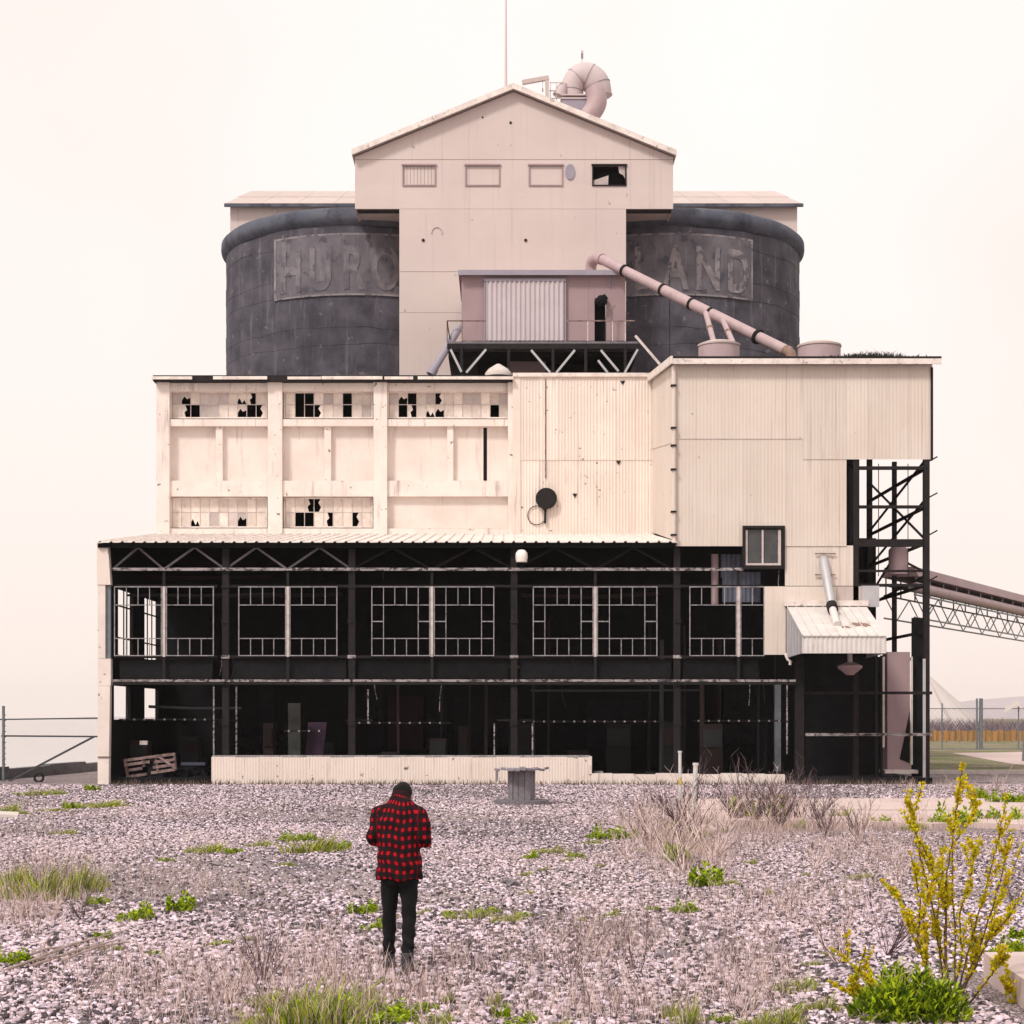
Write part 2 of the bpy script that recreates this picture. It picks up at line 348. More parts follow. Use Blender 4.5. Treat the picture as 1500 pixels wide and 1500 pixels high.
# ------------------------------------------------------------------ silos with faded lettering
def silo(cx, word, pitch, start, label, M_LET):
    s = thing('silo', label, 'silo', (cx, DS, 0), 'twin silos behind the mill')
    r0 = 6.95; z = 0; k = 0
    while z < 24.9:
        h = min(.78, 24.95 - z); dr = .010*((k*7) % 3 - 1); m = MB()
        m.lathe((cx,DS,0), [(r0+dr,z+.002),(r0+dr,z+h*.5),(r0+dr,z+h-.002)], 72)
        nv = 72
        for row in (0,1,2):
            for q in range(nv):
                x_, y_, z_ = m.v[row*nv+q]; a_ = q*2*math.pi/nv; w_ = lambda j: .045*math.sin(a_*5+j*2.1)+.03*math.sin(a_*13+j*1.3)+.02*math.sin(a_*29+j)
                m.v[row*nv+q] = (x_, y_, z_ + (w_(k),(w_(k)+w_(k+1))/2,w_(k+1))[row])
        o = build(m, 'concrete_course', M_SILO, s); autosmooth(o, 20); z += h; k += 1
    m = MB(); m.lathe((cx,DS,0), [(6.9,24.95),(r0+.20,25.2),(r0+.24,25.34),(r0+.23,25.64),(r0+.05,25.8),(5,25.95),(0,26.05)], 72)
    autosmooth(build(m, 'roof_rim', M_SILORIM, s), 50)
    # worn sign ground: a thin coat of paint on the curve
    a0, a1 = R(270-33.5), R(270+33.5); zb, zt = 21.75, 24.62; n = 24; rr = r0 + .045; m = MB(); vs = []
    for q in range(n+1):
        a = a0+(a1-a0)*q/n
        for zz in (zb, zt): vs.append((cx+rr*math.cos(a), DS+rr*math.sin(a), zz))
    m.add(vs, [(2*q, 2*q+2, 2*q+3, 2*q+1) for q in range(n)])
    sp = build(m, 'painted_sign', M_SIGNP, s); autosmooth(sp)
    m = MB()
    def strip(aa, ab, za, zb_):
        nn = max(1, int(abs(ab-aa)/.05)); vs = []
        for q in range(nn+1):
            a = aa+(ab-aa)*q/nn
            for zz in (za, zb_): vs.append((cx+(rr+.008)*math.cos(a), DS+(rr+.008)*math.sin(a), zz))
        m.add(vs, [(2*q, 2*q+2, 2*q+3, 2*q+1) for q in range(nn)])
    strip(a0,a1,zb,zb+.09); strip(a0,a1,zt-.09,zt); strip(a0,a0+.016,zb+.09,zt-.09); strip(a1-.016,a1,zb+.09,zt-.09)
    build(m, 'sign_border', M_SIGNL, sp)
    for i, ch in enumerate(word):
        cu = bpy.data.curves.new('letter', 'FONT'); cu.body = ch; cu.align_x = 'CENTER'; cu.size = 1; cu.offset = .03
        to = bpy.data.objects.new('letter', cu); COL.objects.link(to); bpy.context.view_layer.update()
        me0 = bpy.data.meshes.new_from_object(to.evaluated_get(bpy.context.evaluated_depsgraph_get()))
        co = np.array([v.co[:] for v in me0.vertices]); fs = [tuple(p.vertices) for p in me0.polygons]
        bpy.data.objects.remove(to); bpy.data.meshes.remove(me0)
        sx = 1.65; sz = 1.95/.72; ang = R(270 + start + i*pitch); m = MB()
        vs = [(cx+(rr+.026)*math.cos(ang+x*sx/rr), DS+(rr+.026)*math.sin(ang+x*sx/rr), 22.1+y*sz) for x, y, _ in co]
        m.add(vs, fs); build(m, 'painted_letter', M_LET, sp)
    return s
SL, SR = X(537,DS), X(965,DS)
silo(SL, 'HURON', 12.4, -25.5, 'dark grey round silo with faded HURON sign and slate rim', mat('almost_gone_sign_letters', (.235,.208,.222), .95, col2=(.125,.113,.13), vscale=1.6, vamt=1., stain=((.12,.11,.13), .85, .48), streak=(3,3,.8), speck=((.11,.10,.12), .9, 2.4, .55)))
silo(SR, 'LAND', 12.6, -11.5, 'dark grey round silo with faded sign ending in AND, behind the sloping pipe', M_SIGNL)

# gallery over the silos
def gable_gallery():
    s = thing('silo_gallery', 'long pale gallery with pinkish ridge roof on top of the silos', 'building', (0, 84, 25.9))
    x0, x1 = X(337,83), X(1168,83); y0, y1, ze, zr, yr = 83.0, 100.0, 27.15, 30.35, 91.5
    n = 12
    for i in range(n):
        a, b = x0+(x1-x0)*i/n, x0+(x1-x0)*(i+1)/n
        build(MB().box(a+.006,b-.006,y0,y0+.12,25.5,ze), 'wall_panel', M_TOWER, s)
    build(MB().prism([(y0+.13,25.5),(y1,25.5),(y1,ze),(yr,zr-.1),(y0+.13,ze)], x0+.01, x0+.13, 'x'), 'end_wall', M_TOWER, s)
    build(MB().prism([(y0+.13,25.5),(y1,25.5),(y1,ze),(yr,zr-.1),(y0+.13,ze)], x1-.13, x1-.01, 'x'), 'end_wall', M_TOWER, s)
    for i in range(n+4):
        a, b = x0-.25+(x1-x0+.5)*i/(n+4), x0-.25+(x1-x0+.5)*(i+1)/(n+4)
        for j in range(2):
            ya, yb = y0-.35+(yr-y0+.35)*j/2, y0-.35+(yr-y0+.35)*(j+1)/2
            zz = lambda y: ze-.05+(zr-ze)*(y-y0)/(yr-y0)
            m = MB(); m.hexa([(a+.01,ya,zz(ya)+.03*j),(b-.01,ya,zz(ya)+.03*j),(b-.01,yb+.1,zz(yb+.1)),(a+.01,yb+.1,zz(yb+.1)),
                              (a+.01,ya,zz(ya)+.07+.03*j),(b-.01,ya,zz(ya)+.07+.03*j),(b-.01,yb+.1,zz(yb+.1)+.06),(a+.01,yb+.1,zz(yb+.1)+.06)])
            build(m, 'roof_sheet', M_ROOFP, s)
    build(MB().add([(x0-.2,yr,zr),(x1+.2,yr,zr),(x1+.2,y1+.3,ze),(x0-.2,y1+.3,ze)], [(0,1,2,3)]), 'back_roof', M_ROOFP, s)
    build(MB().box(x0-.22,x1+.22,y0-.42,y0-.34,ze-.26,ze-.10), 'gutter', M_SILORIM, s)
gable_gallery()

# ------------------------------------------------------------------ head house (tower)
def tower():
    s = thing('head_house', 'tall pinkish cream gabled head house rising between the silos', 'building', (X(752,DT), DT, 0))
    xl, xr = X(585,DT), X(917,DT); hl, hr = X(520,DT), X(986,DT); ax = X(752,DT)
    zo, zw, zs, ze, za = Z(306,DT), Z(271,DT), Z(234,DT), Z(229,DT), Z(134,DT)
    # lower shaft: siding rows
    rows = [0,5,9.5,13.5,17.3,Z(458,DT),Z(398,DT),zo]
    cols = np.linspace(xl, xr, 5)
    for j in range(len(rows)-1):
        for i in range(4):
            build(MB().box(cols[i]+.0006,cols[i+1]-.0006,DT+.008*(j%2),DT+.1,rows[j]+.008,rows[j+1]-.008), 'siding_sheet', M_TOWER, s)
    for xx in (xl+.002, xr-.102): build(MB().box(xx,xx+.1,DT+.105,DT+16,0,zo), 'side_wall', M_TOWER, s)
    # upper house: window band
    wins = [(590,638),(682,732),(775,824),(868,917)]
    zb, zt = Z(271,DT), Z(243,DT)
    build(MB().box(hl,hr,DT,DT+.1,zo+.003,zb), 'siding_band', M_TOWER, s)
    edges = [hl]+[X(q,DT) for w in wins for q in w]+[hr]
    for i in range(0,len(edges),2): build(MB().box(edges[i],edges[i+1],DT+.001,DT+.1,zb,zs), 'siding_sheet', M_TOWER, s)
    for w in wins: build(MB().box(X(w[0],DT),X(w[1],DT),DT+.001,DT+.1,zt,zs), 'siding_sheet', M_TOWER, s)
    for k, w in enumerate(wins):
        a, b = X(w[0],DT), X(w[1],DT)
        wf = build(MB().box(a-.02,b+.02,DT-.05,DT+.06,zb-.05,zb).box(a-.05,b+.05,DT-.07,DT+.06,zt,zt+.07).box(a-.02,a+.03,DT-.04,DT+.06,zb,zt).box(b-.03,b+.02,DT-.04,DT+.06,zb,zt),
                   'window', M_PINK if k < 3 else M_STEEL, s)
        if k == 0:
            for q in range(9): build(MB().box(a+.03+(b-a-.06)*q/9+.008,a+.03+(b-a-.06)*(q+1)/9-.008,DT+.04,DT+.06,zb,zt), 'slat', M_TOWER, wf)
            build(MB().box(a+.03,b-.03,DT+.065,DT+.08,zb,zt), 'backing', M_PINK, wf)
        elif k < 3: build(MB().box(a+.03,b-.03,DT+.03,DT+.05,zb,zt), 'board', M_TOWER, wf)
        else:
            build(MB().box(a+.03,b-.03,DT+.6,DT+.62,zb,zt), 'backing', M_SOOTSHADE2, wf)
            build(MB().prism([(a+.05,zb+.02),(a+.7,zb+.02),(a+.72,zb+.45),(a+.05,zb+.22)],DT+.05,DT+.06), 'pane', M_PANEG, wf)
            build(MB().prism([(b-.35,zt),(b-.04,zt),(b-.04,zb+.3),(b-.12,zb+.45),(b-.3,zb+.55)],DT+.05,DT+.06), 'pane', M_PANEG, wf)
    # gable sheets
    slope = (za-ze)/(ax-hl); zg = lambda x: za - abs(x-ax)*slope - .02
    gx = np.linspace(hl, hr, 9)
    for i in range(8):
        a, b = gx[i]+.0006, gx[i+1]-.0006; pts = [(a,zs+.012),(b,zs+.012),(b,max(zg(b),zs+.02))]
        if a < ax < b: pts.append((ax,zg(ax)))
        pts.append((a,max(zg(a),zs+.02)))
        build(MB().prism(pts, DT-.012, DT+.09), 'gable_sheet', M_TOWER, s)
    for xx, sg in ((hl,1),(hr,-1)): build(MB().box(xx+.002*sg,xx+.1*sg,DT+.105,DT+16,zo,ze), 'side_wall', M_TOWER, s)
    build(MB().box(hl+.05,hr-.05,DT+.2,DT+16,zo+.05,zo+.15), 'floor_slab', M_TOWER, s)
    # roof slabs with rake trim
    for sg in (-1,1):
        ex = (hl-.12) if sg < 0 else (hr+.12); ez = za - abs(ex-ax)*slope
        rf = build(MB().hexa([(ax,DT-.32,za+.04),(ex,DT-.32,ez+.04),(ex,DT+16,ez+.04),(ax,DT+16,za+.04),(ax,DT-.32,za+.22),(ex,DT-.32,ez+.22),(ex,DT+16,ez+.22),(ax,DT+16,za+.22)]), 'roof', M_ROOFP, s)
        build(MB().hexa([(ax,DT-.37,za+.0),(ex,DT-.37,ez+.0),(ex,DT-.325,ez+.0),(ax,DT-.325,za+.0),(ax,DT-.37,za+.25),(ex,DT-.37,ez+.25),(ex,DT-.325,ez+.25),(ax,DT-.325,za+.25)]), 'rake_trim', M_TRIM, rf)
    # oval vent and bullet-hole knots
    m = MB(); c = P(835,252,DT); m.tube([(c.x,DT-.05,c.z),(c.x,DT+.02,c.z)], .22, 20, True, .35, (1,0,0)); build(m, 'oval_vent', M_CYCD, s)
    for px, py, r in ((748,180,.06),(707,172,.04),(620,352,.07),(770,352,.07)):
        c = P(px,py,DT); m = MB().tube([(c.x,DT-.035,c.z),(c.x,DT+.02,c.z)], r, 10); build(m, 'wall_fixing', M_STEEL, s)
    c = P(640,342,DT); m = MB()
    th = [R(t) for t in range(-10,200,15)]
    m.tube([(c.x+.24*math.cos(t),DT-.02,c.z+.28*math.sin(t)) for t in th], .02, 5); build(m, 'cable_loop', M_ROOFP, s)
    # damaged render above the silo shoulder
    for x0_, x1_ in ((X(524,DT+.3),xl-.02),(xr+.02,X(983,DT+.3))):
        build(MB().box(x0_,x1_,DT+.12,DT+.3,zo-.12,zo-.01), 'ledge', M_STEEL, s)
    return s
tower()

# roof furniture of the head house
o = build(MB().tube([P(741,150,DT+2),P(741,60,DT+2),P(741,-60,DT+2)], [.07,.05,.025], 8), 'antenna_mast', M_MAST)
tag(o, 'tall thin mast standing at the ridge of the gabled head house', 'mast')
dC = 80.0
s = thing('exhaust_blower', 'large pale curved exhaust duct with hooded outlet on the gabled roof', 'duct', P(855,170,dC))
m = MB(); path = [(842,158),(839,146),(838,134),(841,122),(850,113),(862,113),(872,121),(877,131),(879,141)]
rad = [15,15.5,16,17.5,19,20,20,18.5,17]
def fine(path, rad, dd, k=4):
    ps = []; rs = []
    for i in range(len(path)-1):
        for q in range(k):
            t = q/k; p0, p1, p2, p3 = (path[max(i-1,0)], path[i], path[i+1], path[min(i+2,len(path)-1)])
            c = [.5*((2*p1[j])+(-p0[j]+p2[j])*t+(2*p0[j]-5*p1[j]+4*p2[j]-p3[j])*t*t+(-p0[j]+3*p1[j]-3*p2[j]+p3[j])*t**3) for j in (0,1)]
            ps.append(P(c[0],c[1],dd)); rs.append((rad[i]*(1-t)+rad[i+1]*t)*dd/F)
    ps.append(P(*path[-1],dd)); rs.append(rad[-1]*dd/F); return ps, rs
ps, rs = fine(path, rad, dC); m.tube(ps, rs, 24)
h = build(m, 'outlet_hood', M_CYC, s); autosmooth(h, 50)
for k in (8,14,20,26): build(MB().tube([ps[k], ps[k]+(ps[k+1]-ps[k])*.22], rs[k]+.025, 24), 'duct_seam', M_CYCD, h)
build(MB().tube([ps[-1], ps[-1]+(ps[-1]-ps[-2])*.5], [rs[-1]+.04]*2, 24), 'hood_lip', M_CYC, h)
ps, rs = fine([(868,128),(873,138),(874,150),(869,162),(858,176)], [13,14.5,15,14.5,14], dC-.9); m = MB().tube(ps, rs, 20); autosmooth(build(m, 'suction_elbow', M_PIPE, s), 50)
m = MB().tube([P(826,122,dC-.4),P(823,130,dC-.4),P(819,141,dC-.4)], [.16,.25,.32], 14); autosmooth(build(m, 'side_cowl', M_CYC, s), 50)
m = MB().box(X(822,dC),X(858,dC),dC-.7,dC+.8,Z(185,dC),Z(152,dC)); bb = build(m, 'fan_casing', M_CYCD, s)
for yy in (146,151): build(MB().box(X(821,dC),X(859,dC),dC-.75,dC+.85,Z(yy+2,dC),Z(yy,dC)), 'casing_flange', M_CYC, bb)
m = MB().bar(P(852.5,104,dC),P(852.5,78,dC),.05).bar(P(853,86,dC),P(853,74,dC),.12,.05); build(m, 'wind_vane', M_MAST, s)
s = thing('roof_davit', 'pale bent davit arm standing on the gabled roof beside the blower', 'davit', P(802,150,dC-1))
build(MB().bar(P(802,165,dC-1),P(801,114,dC-1),.16), 'post', M_ROOFP, s)
build(MB().bar(P(804,114,dC-1),P(765,121,dC-1),.17,.19), 'arm', M_ROOFP, s)
build(MB().bar(P(795,119,dC-1),P(795,131,dC-1),.02).box(X(794,dC-1),X(796,dC-1),dC-1.05,dC-.95,Z(134,dC-1),Z(130,dC-1)), 'hook', M_PINK, s)
s = thing('roof_railing', 'small thin railing beside the blower on the gabled roof', 'railing', P(812,150,dC-.6))
for x in (806,815,824): build(MB().bar(P(x,165,dC-.6),P(x,121,dC-.6),.04), 'post', M_MAST, s)
for y in (121,133,144): build(MB().bar(P(805,y,dC-.6),P(825,y,dC-.6),.04), 'rail', M_MAST, s)

# ------------------------------------------------------------------ mill: concrete-framed block and corrugated bay
def broken(a, b, z0, z1, kind):
    """outline of a broken pane"""
    w, h = b-a, z1-z0
    if kind == 'low':  return [(a,z1),(b,z1),(b,z0+.0*h),(a+.75*w,z0+.4*h),(a+.5*w,z0+.1*h),(a+.2*w,z0+.55*h),(a,z0+.3*h)]
    if kind == 'left': return [(a,z0),(a+.45*w,z0),(a+.3*w,z0+.4*h),(a+.6*w,z0+.6*h),(a+.4*w,z1),(a,z1)]
    if kind == 'right':return [(b,z0),(b,z1),(b-.3*w,z1),(b-.55*w,z0+.7*h),(b-.25*w,z0+.35*h),(b-.5*w,z0)]
    if kind == 'top':  return [(a,z1),(b,z1),(b,z0+.6*h),(a+.6*w,z0+.45*h),(a+.3*w,z0+.7*h),(a,z0+.35*h)]
def mill():
    s = thing('mill_building', 'cream concrete mill block with recessed panels and broken painted windows', 'building', (X(490,DB), DB, 0))
    d = DB; x0, x1 = X(229,d), X(750,d); ztop = Z(553,d); zc = Z(783,d)
    pil = [(229,248),(392,413),(547,567),(744,752)]
    for a, b in pil: build(MB().pbox(a,b,556,784,d-.18,.7), 'pilaster', M_CREAM, s)
    bays = [(248,392),(413,547),(567,744)]
    mul = [(316,326),(475,485),(655,664)]
    for i, (a, b) in enumerate(bays):
        a += .15; b -= .15
        build(MB().pbox(a,b,556,573,d-.02,.5), 'top_beam', M_CREAM, s)
        build(MB().pbox(a,b,614,624,d-.1,.6), 'sill_band', M_CREAM, s)
        build(MB().pbox(a,b,704,727,d-.06,.56), 'mid_beam', M_CREAM, s)
        build(MB().pbox(a,b,774,784,d-.06,.56), 'base_beam', M_CREAM, s)
        build(MB().pbox(mul[i][0],mul[i][1],624.1,703.9,d+.0,.5), 'mullion', M_CREAM, s)
        build(MB().pbox(a,mul[i][0]-.1,624.1,703.9,d+.22,.2), 'wall_panel', M_CREAMP, s)
        if i < 2: build(MB().pbox(mul[i][1]+.1,b,624.1,703.9,d+.22,.2), 'wall_panel', M_CREAMP, s)
        else:
            build(MB().pbox(mul[i][1]+.1,708,624.1,703.9,d+.22,.2), 'wall_panel', M_CREAMP, s)
            build(MB().pbox(713.5,b,624.1,703.9,d+.25,.2), 'wall_panel', M_CREAMP, s)
            build(MB().pbox(708,713.5,624.1,703.9,d+.36,.04), 'open_joint', M_STEEL, s)
    build(MB().pbox(567.2,743.8,727.2,773.8,d+.18,.2), 'wall_panel', M_CREAMP, s)
    # windows
    def win(a, b, ya, yb, n, miss, brk, grime):
        dd = d+.24; za, zb_ = Z(yb,dd), Z(ya,dd); X0, X1 = X(a,dd), X(b,dd)
        fr = MB().box(X0,X0+.06,dd-.03,dd+.05,za,zb_).box(X1-.06,X1,dd-.03,dd+.05,za,zb_).box(X0+.06,X1-.06,dd-.03,dd+.05,zb_-.05,zb_).box(X0+.06,X1-.06,dd-.03,dd+.05,za,za+.05)
        w = build(fr, 'window', M_TRIM, s)
        cx = np.linspace(X0+.06, X1-.06, n+1); zm = (za+zb_)/2+.02
        bars = MB()
        for q in range(1,n): bars.box(cx[q]-.013,cx[q]+.013,dd-.015,dd+.03,za+.05,zb_-.05)
        for q in range(n):
            if (0,q) in miss and (1,q) in miss and q%2: continue
            bars.box(cx[q]+.013,cx[q+1]-.013,dd-.012,dd+.028,zm-.013,zm+.013)
        build(bars, 'glazing_bars', M_MULL, w)
        for r_ in (0,1):
            z0, z1 = (zm+.013, zb_-.05) if r_ == 0 else (za+.05, zm-.013)
            for q in range(n):
                if (r_,q) in miss: continue
                p0, p1 = cx[q]+.013, cx[q+1]-.013; mt = M_PANEG if (r_,q) in grime else M_PANE
                m = MB()
                if (r_,q) in brk: m.prism(broken(p0,p1,z0,z1,brk[(r_,q)]), dd+.004, dd+.012)
                else: m.box(p0,p1,dd+.004,dd+.012,z0,z1)
                build(m, 'pane', mt, w)
    win(250,391,574,613,10, {(1,2),(1,8)}, {(0,1):'top',(1,1):'left',(0,7):'low',(0,8):'left',(1,7):'top',(1,9):'right'}, {(0,0),(0,1),(0,3),(0,4),(0,5),(1,3),(1,4)})
    win(416,546,574,613,9, {(0,2),(1,2),(0,1),(1,1),(0,6),(1,6),(0,7),(1,7)} - {(0,1),(1,1),(0,7),(1,7)} | {(0,1),(1,1),(0,6),(1,6)}, {(1,3):'right'}, {(0,4),(1,8)})
    win(568,747,574,613,13, {(1,1),(0,2),(1,11)}, {(0,1):'top',(1,2):'left',(1,4):'low',(0,5):'right',(1,5):'top'}, {(0,0),(0,8),(0,9),(0,12),(0,4)})
    win(250,391,729,773,10, set(), {(1,2):'low',(1,7):'top'}, {(1,4),(1,6),(1,7)})
    win(416,546,729,773,9, {(1,1),(1,2)}, {(0,2):'left',(0,3):'right',(1,4):'left',(1,7):'right'}, set())
    # shell: roof, ends, dark inside
    x2 = X(1283, d)
    build(MB().box(x0-.0,x0+.25,d+.55,d+8,0,ztop), 'end_wall', M_CREAM, s)
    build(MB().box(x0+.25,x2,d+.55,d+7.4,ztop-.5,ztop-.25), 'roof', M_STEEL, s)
    build(MB().box(x0+.25,x2,d+3.2,d+3.3,Z(783,d)-.2,ztop-.5), 'inner_wall', M_SOOTSHADE, s)
    build(MB().box(x0+.25,x2,d+.55,d+3.2,Z(783,d)-.4,Z(783,d)-.2), 'inner_floor', M_SOOTSHADE, s)
    # broken white cornice
    segs = [(222,281),(312,391),(421,470),(471,560),(563,605),(612,752)]
    for a, b in segs: build(MB().pbox(a,b,551.2+random.uniform(-.4,.8),555.3,d-.55,1.1), 'cornice_cap', M_TRIM, s)
    for a, b in ((224,312),(312,421),(421,563),(563,751)): build(MB().pbox(a+.1,b-.1,549.6,558.2,d-.44,1.0), 'cornice_bed', M_STEEL, s)
    return s
mill()

def corr_bay():
    d = DB - .25; s = thing('corrugated_bay', 'cream corrugated steel bay with rust runs between concrete mill and taller block', 'building', (X(855,d), d, Z(790,d)))
    xs = np.linspace(X(762,d), X(959,d), 8)
    for i in range(7):
        for z0, z1, o_ in ((Z(672,d)-.06,Z(551,d),-.02),(Z(790,d),Z(672,d),0.)):
            build(MB().corr((xs[i]-.02,d+o_),(xs[i+1]+.02,d+o_),(z0,z1),(z0,z1)), 'corrugated_sheet', M_CORR, s)
    build(MB().pbox(751,762.5,552,789,d-.05,.3), 'corner_flashing', M_CORR, s)
    build(MB().bar((X(799,d),d-.03,Z(555,d)),(X(799,d),d-.03,Z(700,d)),.05), 'rust_conduit', M_WOODP, s)
    build(MB().pbox(751,960,546,551.5,d-.12,.5), 'eaves_strip', M_TRIM, s)
    build(MB().box(X(751,d),X(1000,d),d+.32,d+.5,Z(800,d),Z(551,d)), 'inner_wall', M_SOOTSHADE, s)
    # round exhaust
    c = P(800,731,d-.05); m = MB().tube([(c.x,d-.22,c.z),(c.x,d+.02,c.z)], .40, 24)
    e = build(m, 'exhaust_port', M_SOOTSHADE, s)
    build(MB().tube([(c.x,d-.25,c.z),(c.x,d-.2,c.z)], .43, 24).tube([(c.x,d-.26,c.z),(c.x,d-.24,c.z)],.38,24), 'port_ring', M_STEEL, e)
    build(MB().bar((c.x-.03,d-.1,c.z-.35),(c.x-.05,d-.1,c.z-.98),.09), 'drip_pipe', M_STEEL, e)
    m = MB(); m.tube([(c.x-.38+.36*math.cos(t),d-.05,c.z-.66+.38*math.sin(t)) for t in np.linspace(.6,5.6,18)], .018, 5); build(m, 'cable_loop', M_STEEL, e)
    for px, py in ((906,677),(912,560),(842,725)):
        q = P(px,py,d); build(MB().prism([(q.x-.1,q.z+.05),(q.x+.1,q.z+.05),(q.x,q.z-.12)],d-.04,d-.03), 'rust_hole', M_STEEL, s)
corr_bay()

# cap vent on the mill roof
s = thing('roof_vent', 'small pale conical vent cap on the mill roof below the platform', 'vent', P(730,548,DB+.8))
c = P(730,552,DB+.8)
build(MB().lathe((c.x,c.y,c.z-.2), [(.3,0),(.3,.25)], 16), 'neck', M_STEEL, s)
autosmooth(build(MB().lathe((c.x,c.y,c.z), [(.55,.0),(.55,.14),(.42,.3),(.08,.52),(0,.54)], 20), 'cap', M_KERB, s), 40)

# ------------------------------------------------------------------ platform house
def platform_house():
    d = 72.0; s = thing('platform_house', 'mauve steel housing with pale corrugated shutter on a braced platform', 'housing', (X(795,d), d, Z(545,d)))
    z0, z1 = Z(499,d), Z(404,d); xa, xb = X(676,d), X(916,d)
    xs = [676,712,827,862,916]
    dA, dB_ = X(871,d), X(888,d); zd = Z(437,d)
    for a, b in ((676,712),(712,827),(827,862)): build(MB().pbox(a+.1,b-.1,404,499,d,.08), 'wall_sheet', M_PINK, s)
    build(MB().pbox(862.1,870.9,404,499,d,.08), 'wall_sheet', M_PINK, s); build(MB().pbox(888.1,916,404,499,d,.08), 'wall_sheet', M_PINK, s)
    build(MB().pbox(871,888,404,437,d,.08), 'wall_sheet', M_PINK, s)
    build(MB().box(dA+.01,dB_-.01,d+.5,d+.52,z0,zd), 'doorway', M_SOOTSHADE, s)
    build(MB().box(xa,xa+.08,d+.085,d+4.4,z0,z1), 'side_wall', M_PINK, s); build(MB().box(xb-.08,xb,d+.085,d+4.4,z0,z1), 'side_wall', M_PINK, s)
    rf = build(MB().box(xa-.12,xb+.08,d-.3,d+4.5,z1+.0,z1+.14), 'roof', M_PINK, s)
    build(MB().box(xa-.14,xb+.1,d-.34,d-.305,z1-.05,z1+.16), 'fascia', M_CYCD, rf)
    sh = build(MB().corr((X(712,d),d-.16),(X(826,d),d-.16),(Z(500,d),Z(412,d)),(Z(500,d),Z(412,d)),.2,.035), 'shutter', M_DOORG, s)
    build(MB().pbox(709,829,408,411.5,d-.2,.18), 'shutter_track', M_CYCD, sh)
    for x_ in (710,828): build(MB().bar(P(x_,410,d-.12),P(x_,500,d-.12),.06), 'shutter_guide', M_CYCD, sh)
    # pipe elbow and cowl over the doorway
    c_ = P(881,441,d-.2); m = MB().lathe(c_, [(0,-.24),(.13,-.21),(.22,-.11),(.25,.0),(.22,.12),(.12,.22),(0,.25)], 18).tube([c_+Vector((.06,0,.08)),c_+Vector((.2,-.02,.2))],[.16,.12],12); autosmooth(build(m, 'cowl', M_SOOTSHADE, s), 50)
    build(MB().bar(P(893,398,d-.05),P(893,420,d-.05),.05), 'conduit', M_CYCD, s)
    build(MB().tube([P(896,499,d-.4),P(896,455,d-.4),P(892,449,d-.4)],.035,6).bar(P(896,455,d-.4),P(901,447,d-.4),.05), 'bent_pipe', M_WOODP, s)
    # platform
    dp = 70.4
    for i in range(6):
        y = dp+.02+i*.28; build(MB().box(X(655,dp),X(936,dp),y,y+.265,Z(503,dp),Z(500,dp)), 'deck_plank', M_WOODG, s)
    build(MB().pbox(655,936,503.2,511,dp-.02,.12), 'edge_beam', M_STEEL, s)
    build(MB().box(X(655,dp),X(936,dp),d,d+4,Z(511,dp),Z(503.5,dp)), 'floor_slab', M_STEEL, s)
    zb = Z(550,dp)
    for x in (676,745,810,858,916): build(MB().bar((X(x,dp),dp+.06,zb-.3),(X(x,dp),dp+.06,Z(511,dp)),.12), 'leg', M_STEEL, s)
    for x0_, y0_, x1_, y1_ in ((683,546,712,512),(778,513,806,546),(815,546,842,513),(880,513,906,544),(915,546,934,512),(660,512,676,545),(876,528,890,546)):
        build(MB().bar(P(x0_,y0_,dp+.02),P(x1_,y1_,dp+.02),.09), 'brace', M_GALV, s)
    build(MB().box(X(700,d),X(905,d),d+1.6,d+1.7,zb-.6,Z(511,dp)), 'skirt_wall', M_SOOTSHADE2, s)
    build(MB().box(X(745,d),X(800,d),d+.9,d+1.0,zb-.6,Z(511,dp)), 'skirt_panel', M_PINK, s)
    # railing
    for x in (655,677,861,897,916): build(MB().bar(P(x,500,dp+.06),P(x,470,dp+.06),.045), 'rail_post', M_MULL if x > 700 else M_WOODP, s)
    build(MB().bar(P(655,470,dp+.06),P(712,470,dp+.06),.045), 'rail', M_WOODP, s); build(MB().bar(P(829,470,dp+.06),P(930,470,dp+.06),.045), 'rail', M_WOODP, s)
    build(MB().bar(P(655,471,dp+.06),P(659,497,dp+.06),.045), 'rail_post', M_STEEL, s)
    build(MB().bar(P(931,492,dp),P(967,534,dp-.6),.09), 'stay', M_MULL, s)
platform_house()
o = build(MB().tube([P(674,478,70.9),P(632,547,70.2)], .16, 12).tube([P(636,540,70.2),P(631,549,70.15)], .2, 12), 'drain_pipe', M_CYCD); autosmooth(o, 40)
tag(o, 'grey slanting pipe running down from the platform house to the mill roof', 'pipe')

